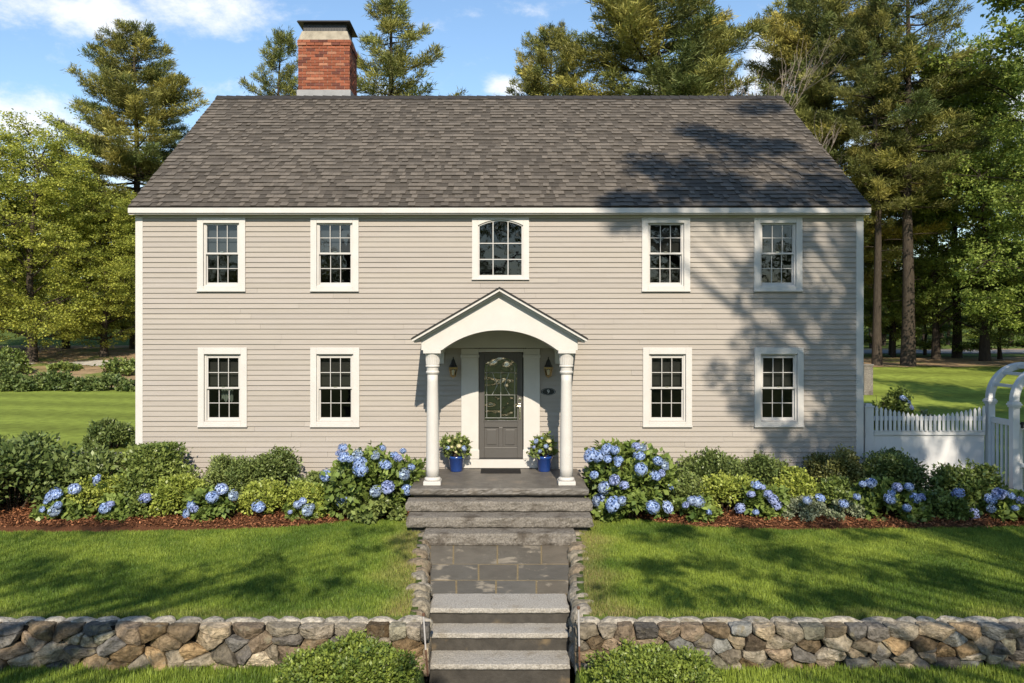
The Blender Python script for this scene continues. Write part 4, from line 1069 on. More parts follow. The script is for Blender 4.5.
S('leafy_shrub', 'low spreading light-green leaves at the foot of the left big hydrangea', 376, 494, 66, 13.45, 'light', L=.11, Wd=.07, group=G1)
# right bed
H('big hydrangea full of blue heads right of the porch steps', 632, 446, 96, 13.95, L=.12, Wd=.085, flowers=[(590, 455), (598, 456), (607, 449), (608, 459), (619, 460), (618, 464), (615, 450), (643, 448), (640, 456), (641, 469), (658, 461), (665, 466), (656, 476), (594, 475), (671, 487), (624, 485, 'v'), (604, 487, 'p'), (615, 480, 'v'), (599, 500, 'p'), (636, 446, 'v'), (662, 473, 'v')], r0=.115)
H('low hydrangea with blue heads at the foot of the right big hydrangea', 632, 490, 76, 13.45, flowers=[(613, 504), (653, 507), (668, 507, 'p'), (622, 500, 'p')], r0=.12)
S('evergreen_shrub', 'long dark shrub under the lower window right of the porch', 712, 453, 70, 14.45, 'dark', L=.06, Wd=.035, wisp=26, group=G1)
S('evergreen_shrub', 'dark shrub between the two lower right windows', 765, 456, 66, 14.45, 'dark', L=.06, Wd=.035, wisp=18, group=G1)
S('leafy_shrub', 'soft light-green shrub beside the right big hydrangea', 684, 475, 46, 13.9, 'light', L=.055, Wd=.035, group=G1)
S('lime_shrub', 'large lime shrub below the lower window right of the porch', 725, 474, 66, 13.75, 'lime', L=.06, Wd=.038, group=G1)
H('small hydrangea with pale blue heads in front of the large lime shrub', 696, 499, 46, 13.4, flowers=[(686, 505, 'v'), (698, 501, 'p'), (709, 512), (692, 500, 'p')], r0=.11)
H('hydrangea with a leaning row of blue heads right of the large lime shrub', 759, 481, 46, 13.55, flowers=[(757, 485), (751, 494, 'v'), (773, 499, 'v'), (776, 504, 'v'), (740, 508, 'v'), (756, 512), (768, 494, 'v'), (762, 487, 'v')])
S('lime_shrub', 'lime shrub under the rightmost lower window', 793, 470, 56, 13.9, 'lime', L=.055, Wd=.035, group=G1)
S('evergreen_shrub', 'round bronze-green shrub before the right corner board', 838, 446, 60, 14.4, 'bronze', L=.06, Wd=.038, group=G1)
S('evergreen_shrub', 'dark round shrub in front of the white fence panel', 890, 451, 68, 14.3, 'dark', L=.06, Wd=.038, wisp=8, group=G1)
S('leafy_shrub', 'green leafy shrub below the round bronze-green one', 833, 479, 50, 13.8, 'green', L=.07, Wd=.045, group=G1)
S('variegated_shrub', 'small cream-edged shrub in front of the right lime shrub', 803, 498, 52, 13.4, 'pale', L=.055, Wd=.032, flowers=[(821, 498), (807, 500, 'p')], r0=.09, group=G1)
S('variegated_shrub', 'small cream-edged shrub left of the shaded hydrangea', 846, 501, 40, 13.35, 'pale', L=.055, Wd=.032, flowers=[(844, 504)], r0=.09, group=G1)
H('wide hydrangea with deep blue heads below the white fence panel', 886, 482, 78, 13.55, flowers=[(863, 484), (871, 483), (857, 497), (892, 493), (890, 499), (909, 487), (915, 498), (907, 508), (897, 487, 'v'), (922, 497, 'v')], r0=.12)
S('leafy_shrub', 'shaded green shrub between the two rightmost hydrangeas', 945, 491, 50, 13.5, 'green', L=.075, Wd=.05, group=G1)
S('leafy_shrub', 'open green shrub with reaching shoots before the arbor', 968, 466, 72, 14.1, 'green', L=.075, Wd=.042, wisp=30, group=G1)
H('hydrangea with blue heads at the right end of the bed', 1004, 491, 60, 13.5, flowers=[(991, 509), (1015, 508), (972, 514, 'v'), (1005, 493), (991, 499), (1012, 496), (958, 493, 'v'), (1020, 500, 'v'), (999, 494, 'v')])
# clipped bushes at the foot of the wall, corner shrub, hedge and the far planting
S('boxwood_bush', 'clipped green bush before the left fieldstone wall', 346, 646, 146, 8.05, 'box', L=.042, Wd=.024, n=22000, lobes=60, group='clipped bushes at the foot of the wall')
S('boxwood_bush', 'clipped green bush before the right fieldstone wall', 655, 653, 146, 8.0, 'box', L=.042, Wd=.024, n=22000, lobes=60, group='clipped bushes at the foot of the wall')
S('dark_bush', 'dark bush on the lawn beside the left side of the house', 114, 420, 54, 21.6, 'dark', L=.09, Wd=.05, n=6000)
S('flowering_bush', 'low green bush with blue flowers behind the picket fence', 891, 386, 40, 20.5, 'green', L=.10, Wd=.06, flowers=[(907, 402), (911, 407, 'v'), (903, 398)], r0=.12)
S('low_plant', 'low grey-green plant on the lawn behind the fence pickets', 925, 403, 30, 19.0, 'pale', L=.09, Wd=.05, n=900)
GH = 'bushes of the hedge across the left lawn'
for i, (px, top, w, lab) in enumerate([(22, 373, 44, 'dark bush at the left end of the far hedge'), (52, 376, 40, 'second bush of the far hedge, below the big left tree'), (82, 377, 40, 'middle bush of the far hedge beside the pale drive'), (110, 378, 42, 'low bush of the far hedge near the house corner'), (134, 379, 34, 'bush of the far hedge half hidden by the house corner'), (-12, 352, 56, 'tall dark bush at the picture edge before the left tree')]):
    S('hedge_bush', lab, px, top + (3, -4, 2, -2, 3, 0)[i], w, 41.8 + (i % 2) * .6, 'dark', L=.20, Wd=.10, n=2200, wisp=14, group=GH)
for px, D, top, w, lab in [(8, 51, 350, 44, 'loose green bush under the trees at the left picture edge'), (64, 53, 364, 40, 'loose green bush right of the wide tree trunk'), (124, 51, 359, 46, 'loose green bush under the trees by the left house corner'), (92, 55, 366, 26, 'small loose bush between the two taller ones under the trees')]:
    S('wild_bush', lab, px, top, w, D, 'green', L=.24, Wd=.13, n=1800, wisp=12, group='wild bushes under the left trees')
# flowers in the pots
S('potted_flowers', 'cream and yellow flowers with green leaves in the left blue pot', 456.2, 433.5, 27, 14.66, 'light', L=.075, Wd=.05, n=700, base=.86, flowers=[(449, 441, 'c'), (455, 438, 'c'), (461, 441, 'c'), (452, 447, 'c'), (459, 446, 'c'), (456, 452, 'c'), (448, 448, 'p'), (464, 448, 'p')], r0=.045, cat='flowers')
S('potted_flowers', 'pale blue flowers with green leaves in the right blue pot', 543.5, 433.5, 27, 14.66, 'green', L=.075, Wd=.05, n=700, base=.86, flowers=[(536, 441, 'p'), (542, 438, 'p'), (549, 441, 'c'), (534, 447, 'v'), (546, 446, 'p'), (540, 451, 'p'), (550, 449, 'c')], r0=.05, cat='flowers')

# ------------------------------------------------------------------ grass
def grass(name, n, xr, yr, keep, hgt, wid, seed, stripes=False):
    rng = np.random.default_rng(seed); x = rng.uniform(*xr, n); y = rng.uniform(*yr, n); k = keep(x, y); x, y = x[k], y[k]; n = len(x)
    z = np.array([gz(a, b) for a, b in zip(x, y)])
    fr = lambda s, o: np.array([noise.noise(Vector((a * s, b * s, o))) for a, b in zip(x, y)])
    n1 = fr(.55, 1.0); n2 = fr(1.7, 5.0); n3 = fr(5, 8.0)
    yaw = rng.uniform(0, 2 * np.pi, n); lean = rng.uniform(.1, .75, n)
    dx, dy = np.cos(yaw) * lean, np.sin(yaw) * lean
    if stripes:
        ph = np.sign(np.sin((y * 1.0 + x * .22) * 1.3)); dy += .45 * ph
    h = hgt * rng.uniform(.6, 1.25, n) * (1 + .3 * n2); S_ = np.stack([-np.sin(yaw), np.cos(yaw), np.zeros(n)], 1) * (wid * rng.uniform(.6, 1.2, n))[:, None]
    B = np.stack([x, y, z - .004], 1); T = B + np.stack([dx * h, dy * h, h], 1)
    V = np.stack([B - S_, B + S_, T], 1).reshape(-1, 3)
    q = .35 if stripes else 1; t = np.clip(.42 + q * (.7 * n1 + .5 * n2 + .3 * n3 + .18 * rng.normal(size=n)), 0, 1)[:, None]
    C = np.array((.095, .165, .022)) * (1 - t) + np.array((.32, .40, .058)) * t
    if stripes: C = C * np.array((1.5, 1.35, 1.1)) * (1 + .12 * ph[:, None]) 
    # thin, dry turf where lawn meets the walk
    if not stripes:
        hw = np.interp(y, [9.5, 12.1], [.835, 1.08]); e = np.abs(x) - hw - .22
        dry = np.clip(1 - e / .5 + .7 * n2, 0, 1) * (y > 8.8) * .8 + np.clip(1 - (y - 8.95) / .18 + .8 * n2, 0, 1) * .35 * (y > 8.8)
        dry = np.clip(dry, 0, .85) * (rng.random(n) < .8); C = C * (1 - dry[:, None]) + np.array((.30, .25, .10)) * dry[:, None]
    C *= (1 + (.08 if stripes else .18) * rng.normal(size=(n, 1))).clip(.5, 1.7)
    tag(np_mesh(name, V, 3, C, M['grass']), kind='stuff')
inview = lambda x, y: np.abs(x) < (540 * y / F + 1.6)
fronts = lambda x, y: inview(x, y) & (np.abs(x) > np.interp(y, [9.5, 12.1], [.835, 1.08]) + .20) & (y < np.interp(x, BX, BY) + .02 + .03 * np.sin(x * 9)) & (y > 8.90)
grass('grass', 900000, (-10.4, 10.4), (8.9, 13.6), fronts, .045, .0042, 1)
grass('grass', 130000, (-8, 8), (7.0, 8.66), lambda x, y: inview(x, y) & (np.abs(x) > .86), .065, .005, 2)
side = lambda x, y: (np.abs(x) < 560 * y / F) & (np.abs(x) > .44 * y) & (np.abs(x) > 7.1) & ~((x < 0) & (y > 19.5) & (y < 21) & (x > -11.6))
#grass('grass', 330000, (-28, 28), (15.5, 44), lambda x, y: side(x, y) & (y < np.where(x > 0, 43.8, 43.2)), .06, .011, 3, stripes=True)
# ------------------------------------------------------------------ trees
def bend(p0, p1, rg, sag, k=5, wob_=.05):
    p0, p1 = Vector(p0), Vector(p1); L = (p1 - p0).length; out = []
    off = Vector((rg.gauss(0, 1), rg.gauss(0, 1), rg.gauss(0, .6))) * L * wob_
    for i in range(k):
        t = i / (k - 1); b = 4 * t * (1 - t); out.append(p0.lerp(p1, t) + off * b + Vector((0, 0, sag * L * b)))
    return out
def along(pts, t):
    f = t * (len(pts) - 1); i = min(int(f), len(pts) - 2); return pts[i].lerp(pts[i + 1], f - i), (pts[i + 1] - pts[i]).normalized()
def mesh_of(o): me = o.data; bpy.data.objects.remove(o); return me

def pine_mesh(seed, H, Rm, z0, tone=1.0, gold=.5, dense=1.0, rag=.38, gap=1.0):
    rg = random.Random(seed); rng = np.random.default_rng(seed); tr = MB(); tr.sm = True
    r0 = .0105 * H + .05
    ax = [Vector((.25 * math.sin(i * .9 + seed) * (i / 10), .25 * math.cos(i * .7 + seed) * (i / 10), H * i / 10)) for i in range(11)]
    tr.tube([ax[0] - Vector((0, 0, .3))] + ax, [r0 * 1.5] + [r0 * (1.18 if i == 0 else 1) * (1 - .93 * i / 10) + .02 for i in range(11)], 10)
    P, D, Cc, Ln = [], [], [], []
    z = z0
    # dead stubs below the crown
    for _ in range(10):
        zz = rg.uniform(z0 * .4, z0); a = rg.uniform(0, 6.28); p, _d = along(ax, zz / H); l = rg.uniform(.6, 2.2)
        tr.tube(bend(p, p + Vector((math.cos(a) * l, math.sin(a) * l, rg.uniform(-.2, .25) * l)), rg, .02, 4), [.03, .025, .015, .006], 4)
    while z < H - .25:
        t = (z - z0) / (H - z0); prof = min(1, .42 + t / .22 * .58) * (1 - t) ** .58
        p0, _d = along(ax, z / H); a0 = rg.uniform(0, 6.28); k = rg.choice((3, 4, 5, 5))
        for i in range(k):
            if rg.random() < .10: continue
            a = a0 + 6.28 * i / k + rg.gauss(0, .25); L = max(.35, Rm * prof * rg.uniform(rag, 1.15)); up = -.06 + .62 * t ** 1.3 + rg.gauss(0, .07)
            tip = p0 + Vector((math.cos(a) * L, math.sin(a) * L, up * L)); pts = bend(p0, tip, rg, -.05, 5, .04); pts[-1].z += .07 * L
            tr.tube(pts, [.018 + .016 * L, .014 + .012 * L, .012 + .008 * L, .014, .006], 4, cap=False)
            hue = rg.random(); gl = gold * max(0, rg.gauss(.5, .35))
            base = np.array((.12, .15, .045)) * (1 - gl) + np.array((.41, .36, .085)) * gl; base = base * tone * rg.uniform(.75, 1.25)
            n = max(3, int(L / .19 * dense))
            for j in range(n):
                s = .28 + .72 * (j + rg.random()) / n; q, d = along(pts, min(s, .999)); sd = 1 if (j % 2) else -1
                ang = sd * rg.uniform(.5, 1.1); dd = Vector((d.x * math.cos(ang) - d.y * math.sin(ang), d.x * math.sin(ang) + d.y * math.cos(ang), d.z + rg.uniform(.0, .3))).normalized()
                l = (.30 + .26 * L * (1.12 - s)) * rg.uniform(.6, 1.2); m = max(2, int(l / .24))
                tr.tube([q, q + dd * l * .8], [.010, .004], 3, cap=False) if l > .9 else None
                for e in range(m):
                    u = (e + .6) / m; P.append(tuple(q + dd * l * u + Vector((0, 0, rg.gauss(.02, .04))))); D.append(tuple(dd)); Cc.append(base * rg.uniform(.8, 1.25)); Ln.append(1)
            for e in range(3): P.append(tuple(pts[-1] + Vector((rg.gauss(0, .08), rg.gauss(0, .08), rg.gauss(.03, .05))))); D.append(tuple((pts[-1] - pts[-2]).normalized())); Cc.append(base * 1.1)
        z += gap * rg.uniform(.40, .72) * (1.15 - .35 * t)
    for _ in range(14): P.append(tuple(ax[-1] + Vector((rg.gauss(0, .12), rg.gauss(0, .12), rg.uniform(-.7, .25))))); D.append((rg.gauss(0, .4), rg.gauss(0, .4), 1)); Cc.append(np.array((.06, .08, .026)) * tone)
    P, D, Cc = np.array(P), np.array(D), np.array(Cc); q = 17; n = len(P) * q
    P2 = np.repeat(P, q, 0) + rng.normal(0, .11, (n, 3)); D2 = unit(np.repeat(D, q, 0) + rng.normal(0, .75, (n, 3)) + np.array([0, 0, .28])); N2 = rng.normal(size=(n, 3))
    V = leaves(P2, D2, N2, rng.uniform(.20, .44, n), rng.uniform(.028, .06, n), .03); C = np.repeat(Cc, q, 0) * (1 + .22 * rng.normal(size=(n, 1))).clip(.4, 1.8)
    return mesh_of(tr.build('trunk', M['bark'])), mesh_of(np_mesh('crown', V, 4, C, M['needle'])), H

def clumps_leaves(rng, cen, rad, flat, leaf, cols, per, twist=.6):
    cen, rad = np.array(cen), np.array(rad); per = np.maximum(12, (per * rad ** 2).astype(int)); k = np.repeat(np.arange(len(rad)), per); n = len(k)
    d = unit(rng.normal(size=(n, 3))); u = rng.random((n, 1)) ** .45
    P = cen[k] + d * u * rad[k][:, None] * np.array([1, 1, flat]); D = d * np.array([1, 1, .3]) + twist * rng.normal(size=(n, 3)) + np.array([0, 0, -.15]); N = np.array([0, 0, 1.0]) + .5 * d + .5 * rng.normal(size=(n, 3))
    sc = rng.uniform(.6, 1.25, n); V = leaves(P, D, N, leaf * sc, leaf * .68 * sc)
    ct = rng.random(len(rad)); t = np.clip(.55 * ct[k] + .45 * rng.random(n), 0, 1)[:, None]; C = (np.array(cols[0]) * (1 - t) + np.array(cols[1]) * t) * (1 + .15 * rng.normal(size=(n, 1))).clip(.5, 1.6)
    return V, C
def broad_mesh(seed, H, Rm, z0, cols, leaf=.17, flat=.5, per=150, spread=1.0, fork=True):
    rg = random.Random(seed); rng = np.random.default_rng(seed); tr = MB(); tr.sm = True; r0 = .013 * H + .05
    ax = [Vector((.35 * math.sin(i * .8 + seed) * i / 8, .35 * math.cos(i * 1.1 + seed) * i / 8, H * .88 * i / 8)) for i in range(9)]
    tr.tube([ax[0] - Vector((0, 0, .3))] + ax, [r0 * 1.6] + [r0 * (1.2 if i == 0 else 1) * (1 - .9 * i / 8) + .02 for i in range(9)], 9)
    cen, rad = [], []; nl = int(17 + H * .6)
    for i in range(nl):
        t = (i + rg.random() * .6) / nl; zz = z0 + (H * .84 - z0) * t; p0, _ = along(ax, zz / (H * .88)); a = i * 2.4 + rg.gauss(0, .3)
        prof = math.sin(math.pi * min(1, .22 + .78 * t) * .97) ** .6 if t > .02 else .8
        L = Rm * max(.25, prof) * rg.uniform(.7, 1.12); up = .12 + .6 * t + rg.gauss(0, .12)
        tip = p0 + Vector((math.cos(a) * L, math.sin(a) * L, up * L * .8)); pts = bend(p0, tip, rg, .05, 6, .06); rb = .0038 * H * (1 - .6 * t) + .010
        tr.tube(pts, [rb * (1 - .17 * j) for j in range(6)], 5, cap=False)
        for j in range(int(6 + L * 2.6)):
            s = rg.uniform(.18, 1); q, d = along(pts, min(s, .999)); b = rg.choice((-1, 1)) * rg.uniform(.3, 1.1); l = L * (.20 + .30 * (1.1 - s)) * rg.uniform(.6, 1.2)
            dd = Vector((d.x * math.cos(b) - d.y * math.sin(b), d.x * math.sin(b) + d.y * math.cos(b), d.z * .4 + rg.uniform(-.15, .3))).normalized(); e = q + dd * l
            tr.tube([q, q + dd * l * .5 + Vector((0, 0, .03 * l)), e], [rb * .4, rb * .25, .006], 4, cap=False)
            for u in (.35, .7, 1.0):
                cen.append(tuple(q + dd * l * u + Vector((rg.gauss(0, .12), rg.gauss(0, .12), rg.gauss(.05, .10))))); rad.append(rg.uniform(.22, .50) * spread)
        cen.append(tuple(tip)); rad.append(.5 * spread)
    for _ in range(10): cen.append(tuple(ax[-1] + Vector((rg.gauss(0, .8), rg.gauss(0, .8), rg.uniform(-.3, H * .10))))); rad.append(rg.uniform(.35, .6))
    V, C = clumps_leaves(rng, cen, rad, flat, leaf, cols, per)
    return mesh_of(tr.build('trunk', M['bark'])), mesh_of(np_mesh('crown', V, 4, C, M['leaf'])), H
def full_mesh(seed, H, Rm, z0, cols, leaf=.16, nc=2300, per=240, top=.55):
    """a broad tree whose whole round crown is full of small sprays"""
    rg = random.Random(seed); rng = np.random.default_rng(seed); tr = MB(); tr.sm = True; r0 = .012 * H + .08
    ax = [Vector((.4 * math.sin(i * .8 + seed) * i / 8, .4 * math.cos(i * 1.1 + seed) * i / 8, H * .86 * i / 8)) for i in range(9)]
    tr.tube([ax[0] - Vector((0, 0, .3))] + ax, [r0 * 1.7] + [r0 * (1.25 if i == 0 else 1) * (1 - .9 * i / 8) + .02 for i in range(9)], 9)
    # lobes of the crown
    lob = []
    for i in range(46):
        t = (i + .5) / 46; z = z0 + (H - z0) * t; prof = (1 - max(0, t - .18) ** 1.7 * 1.05) * (.72 + .28 * min(1, t / .2)); a = i * 2.4 + rg.gauss(0, .4)
        r = Rm * max(.12, prof) * rg.uniform(.45, .92); lob.append((Vector((math.cos(a) * r, math.sin(a) * r, z * .97)), Rm * rg.uniform(.20, .34)))
    for c, r in lob:
        h = math.hypot(c.x, c.y); p, _ = along(ax, min(.95, max(.12, (c.z - .45 * h) / (H * .86)))); tr.tube(bend(p, c, rg, .06, 6, .06), [.07, .06, .05, .035, .025, .012], 5, cap=False)
    cen, rad = [], []
    for _ in range(nc):
        c, r = lob[rg.randrange(len(lob))]; d = Vector((rg.gauss(0, 1), rg.gauss(0, 1), rg.gauss(0, .75))).normalized(); u = rg.random() ** .4; q = c + d * r * u; q.z = max(q.z, z0 * .6)
        cen.append(tuple(q)); rad.append(rg.uniform(.24, .52))
        if rg.random() < .25: tr.tube([c, q], [.018, .006], 3, cap=False)
    V, C = clumps_leaves(rng, cen, rad, .62, leaf, cols, per); return mesh_of(tr.build('trunk', M['bark'])), mesh_of(np_mesh('crown', V, 4, C, M['leaf'])), H
def bare_mesh(seed, H):
    rg = random.Random(seed); m = MB()
    def grow(p, d, L, r, lev):
        e = p + d * L; m.tube(bend(p, e, rg, 0, 4, .05), [r, r * .85, r * .7, r * .55], 5 if lev < 2 else 3, cap=False)
        if lev >= 5: return
        for _ in range(3 if lev else 5):
            n = (d + Vector((rg.gauss(0, .38), rg.gauss(0, .38), rg.gauss(.12, .2)))).normalized(); grow(p.lerp(e, rg.uniform(.55, 1)), n, L * rg.uniform(.55, .82), r * .55, lev + 1)
    grow(Vector((0, 0, -.2)), Vector((0, 0, 1)), H * .38, .2, 0); return mesh_of(m.build('trunk', M['greybark'])), None, H
def plant_tree(name, meshes, px, D, top, label, group, rz=0, wide=1.0, x=None):
    xx = X(px, D) if x is None else x; zb = gz(xx, D); s = (Z(top, D) - zb) / meshes[2]
    t = thing(name, (xx, D, zb), label, 'tree', group, rz); t.scale = (s * wide, s * wide, s)
    for nm, me in (('trunk', meshes[0]), ('crown', meshes[1])):
        if me is None: continue
        o = bpy.data.objects.new(nm, me); COL.objects.link(o); o.parent = t
    return t
PA = pine_mesh(1, 24, 5.4, 3.5, 1.0, .5); PB = pine_mesh(2, 26, 6.2, 6.0, .95, .5); PC = pine_mesh(3, 26, 6.8, 5.0, .95, .7, 1.2, .60, .85); PD = pine_mesh(8, 28, 6.0, 10.5, .85, .6, .9, .35, 1.25)
GA = ((.15, .20, .04), (.47, .48, .10)); GB = ((.08, .13, .032), (.28, .36, .08)); GC = ((.10, .15, .032), (.36, .43, .085))
BA = broad_mesh(11, 15, 6.4, 1.5, GA, leaf=.16, flat=.62, per=560, spread=1.1); BB = broad_mesh(12, 17, 6.0, 3.0, GB, leaf=.17, flat=.55, per=360, spread=1.05); BC = broad_mesh(13, 9, 3.6, 1.0, GC, leaf=.16, flat=.5, per=210)
BD = broad_mesh(14, 15, 6.5, 2.6, GC, leaf=.17, flat=.45, per=200, spread=1.05)
FA = full_mesh(21, 17, 7.2, 2.2, ((.15, .20, .038), (.54, .55, .10))); FB = full_mesh(22, 20, 6.2, 3.0, ((.11, .17, .036), (.38, .45, .09)), nc=1700)
GT = 'trees around the house'
T = plant_tree
# left
T('broadleaf_tree', FA, 32, 57, 124, 'wide yellow-green tree on the left with low spreading boughs', GT, .4, 1.1)
T('broadleaf_tree', FA, -58, 60, 130, 'yellow-green tree cut by the left picture edge', GT, 2.1, 1.1)
T('broadleaf_tree', FA, 104, 60, 192, 'smaller yellow-green tree next to the left house corner', GT, 3.6, 1.2)
T('broadleaf_tree', BA, 66, 66, 168, 'tree with layered boughs behind the two yellow-green trees on the left', GT, 1.0, 1.1)
#T('broadleaf_tree', BB, 66, 72, 170, 'darker tree behind the wide yellow-green one', GT, 1.0, 1.1)
#T('broadleaf_tree', BB, 142, 70, 200, 'dark tree half hidden by the left house corner', GT, 5.0, 1.1)
#T('broadleaf_tree', BB, -10, 74, 150, 'dark tree behind the one cut by the left picture edge', GT, 4.0, 1.1)
T('pine_tree', PC, 136, 66, 31, 'tall olive pine rising above the trees left of the roof', GT, .9, 1.3)
T('pine_tree', PA, 281, 56, 36, 'pine peeking out left of the brick chimney', GT, 2.0, .95)
T('pine_tree', PA, 390, 50, 2, 'pointed pine right of the brick chimney', GT, 4.2, 1.3)
T('pine_tree', PC, 548, 58, 29, 'shorter pine above the middle of the roof ridge', GT, 3.0, 1.05)
T('pine_tree', PC, 660, 52, -48, 'great broad pine above the right half of the ridge', GT, 5.2, 1.5)
T('pine_tree', PA, 712, 58, 20, 'pine standing close behind the right of the great broad one', GT, 1.4, .9)
T('bare_tree', bare_mesh(5, 19), 762, 44, 34, 'leafless grey tree by the right end of the ridge', GT)
# right
T('pine_tree', PD, 908, 44.6, -60, 'tall pine with a thick straight trunk right of the house', GT, .2, 1.2)
T('pine_tree', PD, 877, 45, -20, 'pine with a dark trunk close to the right house corner', GT, 2.6, .9)
T('pine_tree', PC, 828, 52, -50, 'dark pine rising behind the right end of the roof', GT, 4.4, 1.1)
T('pine_tree', PA, 803, 60, -20, 'pine showing between the leafless tree and the roof end', GT, 1.1, 1.0)
T('broadleaf_tree', FB, 936, 52, 70, 'tree with a slim dark trunk right of the tall pine', GT, .5, .75)
T('broadleaf_tree', BB, 957, 54, 30, 'tree with a dark trunk third right of the tall pine', GT, 3.3, .75)
T('broadleaf_tree', FB, 1095, 38, -20, 'bright green tree reaching in from the right picture edge', GT, 2.2, 1.0)
T('broadleaf_tree', FB, 892, 57, 130, 'full green tree between the two pine trunks right of the house', GT, 2.9, .8)
T('broadleaf_tree', FB, 985, 50, 90, 'dark leafy tree above the arbor', GT, 4.4, 1.0)
T('broadleaf_tree', BD, 1068, 46, -30, 'tree beyond the right picture edge whose boughs show above the arbor', GT, .8, 1.0)
for x_, y_, h_, lab in ((15.8, 4.2, 19, 'tall tree right of the picture that shades the lawn behind the fence'), (22.5, 9, 20, 'second tall tree right of the picture that shades the far right lawn')):
    t = plant_tree('broadleaf_tree', BB, 0, y_, VY - (h_ - CZ) * F / y_, lab, GT, x_, .95, x=x_)
GU = 'young trees in the wood on the right'
for i, (px, D, top, lab) in enumerate([(893, 55, 262, 'young bright tree showing between the two right pine trunks'), (925, 57, 285, 'young bright tree by the road right of the tall pine'), (1000, 52, 270, 'young tree above the arbor arch'), (872, 76, 262, 'young tree across the road beside the house corner'), (908, 80, 270, 'young tree across the road behind the tall pine trunk'), (948, 77, 275, 'young tree across the road between the slim dark trunks'), (990, 80, 268, 'young tree across the road left of the arbor arch'), (1030, 50, 240, 'young tree at the right picture edge')]):
    T('young_tree', BC, px, D, top, lab, GU, i * 1.3, 1.15)
# the far wood, one mass
def woods():
    rng = np.random.default_rng(77); n = 1500; cen = []; rad = []
    for _ in range(n):
        x = rng.uniform(-105, 140); y = rng.uniform(90, 112); tall = (10 + 4 * math.sin(x * .21) + 3 * math.sin(x * .55)) if x < 12 else (19 + 4 * math.sin(x * .25))
        cen.append((x, y, gz(x, y) + rng.random() ** .8 * tall * (1 if y > 78 else .8))); rad.append(rng.uniform(1.0, 2.2))
    V, C = clumps_leaves(rng, cen, rad, .7, .62, ((.14, .18, .04), (.50, .50, .11)), 22)
    tag(np_mesh('woods', V, 4, C, M['leaf']), kind='stuff')
    cen = [(x_, rng.uniform(-85, -48), -.4 + rng.random() * (12.5 if x_ < -4 else 27)) for x_ in rng.uniform(-75, 75, 1200)]
    V, C = clumps_leaves(rng, cen, rng.uniform(1.0, 2.2, 1200), .75, .8, ((.05, .08, .02), (.22, .26, .05)), 14)
    tag(np_mesh('woods', V, 4, C, M['leaf']), kind='stuff')          # the wood across the street, mirrored in the windows
    m = MB(); rg = random.Random(5)
    for _ in range(70):
        x = rg.uniform(-90, 120); y = rg.uniform(70, 84); h = rg.uniform(7, 12); z = gz(x, y); m.tube([(x, y, z - .3), (x + rg.gauss(0, .3), y, z + h)], [rg.uniform(.14, .3), .08], 6)
    tag(m.build('woods', M['bark']), kind='stuff')
woods()
m = MB(); x, y = X(866.5, 34), 34; z = gz(x, y)
m.box(x - .2, x + .2, y - .2, y + .2, z - .1, z + 1.25); m.box(x - .23, x + .23, y - .23, y + .23, z + 1.25, z + 1.33)
gp = thing('stone_post', (x, y, z), 'grey stone post on the lawn just past the right house corner', 'post'); o = m.build('post_shaft', M['granite'], gp, bevel=.02)

# trees across the street whose crowns throw the dappled shade
def on_wall(px, py): return Vector(W(px, py, WY))
def on_roof(px, py):
    k = (VY - py) / F; sl_ = (RZ - EZ) / (RY - EY); D = (EZ - sl_ * EY - CZ) / (k - sl_); return Vector(W(px, py, D))
def on_lawn(px, py): D = CZ * F / (py - VY); return Vector((X(px, D), D, 0))
def shade_tree(name, base, targets, label, seed, yc=-3.6, leaf=.16, fill=950):
    rg = random.Random(seed); rng = np.random.default_rng(seed); cen, rad = [], []
    for P, r in targets:
        y = yc + rg.uniform(-1.6, 1.6); t = (P.y - y) / SUN.y; c = P - SUN * t; cen.append(tuple(c)); rad.append(r)
    bx, by = base; zb = -.47; zt = max(c[2] for c in cen); t = thing(name, (bx, by, zb), label, 'tree', GT)
    tr = MB(); tr.sm = True; ax = [Vector((bx + .3 * math.sin(i), by + .3 * math.cos(i * 1.3), zb + (zt - zb) * .92 * i / 8)) for i in range(9)]
    tr.tube([ax[0] - Vector((0, 0, .3))] + ax, [.5, .42] + [.34 * (1 - i / 9) + .03 for i in range(1, 9)], 10)
    for c in cen:
        c = Vector(c); h = math.hypot(c.x - bx, c.y - by); f = min(.97, max(.25, (c.z - zb - .55 * h - .8) / ((zt - zb) * .92))); p, _ = along(ax, f); L = (c - p).length
        tr.tube(bend(p, c, rg, .04, 5, .05), [.007 * L + .02, .006 * L + .015, .005 * L + .01, .014, .006], 5, cap=False)
    tr.build('trunk', M['bark'], t)
    V, C = clumps_leaves(rng, np.array(cen) - np.array(t.location), rad, .8, leaf, GB, fill); np_mesh('crown', V, 4, C, M['leaf'], t)
rg = random.Random(4); tg = []
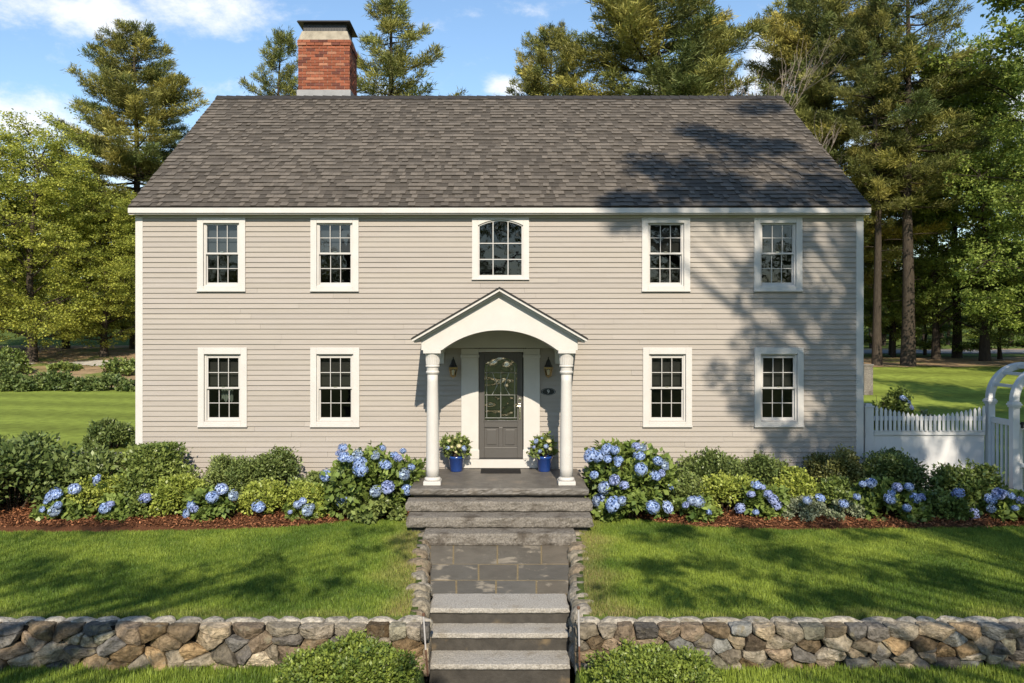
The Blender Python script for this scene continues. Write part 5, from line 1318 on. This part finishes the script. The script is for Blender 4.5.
for (x0, x1, y0, y1, n, r) in [(600, 735, 178, 204, 15, .42), (640, 735, 156, 180, 9, .42), (690, 790, 126, 157, 12, .40), (742, 785, 104, 116, 3, .35), (740, 868, 190, 204, 8, .4), (790, 840, 160, 190, 3, .4)]:
    for _ in range(n):
        u = rg.random(); v = rg.random()
        if y0 == 178: x = x0 + (x1 - x0) * u; y = y1 - (y1 - y0) * v * min(1, .25 + u)
        elif y0 == 126: x = x0 + (x1 - x0) * u; y = y0 + (y1 - y0) * (.1 + .8 * u * .6 + .3 * v)
        else: x, y = x0 + (x1 - x0) * u, y0 + (y1 - y0) * v
        tg.append((on_roof(x, y), 1.2 * r * rg.uniform(.7, 1.25)))
for (x0, x1, y0, y1, n, r) in [(800, 868, 222, 470, 46, .25), (736, 800, 232, 300, 9, .26), (745, 800, 292, 345, 7, .27), (712, 748, 362, 410, 5, .23), (765, 800, 350, 440, 4, .25), (690, 865, 440, 474, 9, .25), (866, 1024, 403, 452, 30, .24), (730, 760, 400, 430, 3, .25)]:
    for _ in range(n): tg.append((on_wall(rg.uniform(x0, x1), rg.uniform(y0, y1)), r * rg.uniform(.6, 1.25)))
for _ in range(5): tg.append((on_lawn(rg.uniform(760, 1040), rg.uniform(488, 528)), .30 * rg.uniform(.6, 1.2)))
for (x0, x1, y0, y1, n, r) in [(600, 1060, 530, 540, 10, .24), (640, 1060, 562, 583, 18, .26), (590, 1060, 592, 602, 11, .24), (760, 1060, 542, 562, 7, .24)]:
    for _ in range(n): tg.append((on_lawn(rg.uniform(x0, x1), rg.uniform(y0, y1)), r * rg.uniform(.6, 1.2)))
shade_tree('oak_tree', (9.5, -5.5), tg, 'tall oak across the street whose shade falls on the right of the house', 31, fill=760)
tl = []
for (x0, x1, y0, y1, n, r) in [(0, 400, 556, 578, 14, .25), (60, 410, 586, 598, 9, .24), (-40, 180, 574, 588, 6, .25), (-40, 120, 528, 538, 8, .22), (330, 410, 530, 560, 6, .2)]:
    for _ in range(n): tl.append((on_lawn(rg.uniform(x0, x1), rg.uniform(y0, y1)), r * rg.uniform(.6, 1.2)))
for _ in range(4): c = Vector((rg.uniform(-9, 9), rg.uniform(7.6, 8.6), -.47)); tl.append((c, .25))
shade_tree('oak_tree', (-6.5, -5.0), tl, 'lower oak across the street whose shade falls on the left lawn', 32, fill=520)
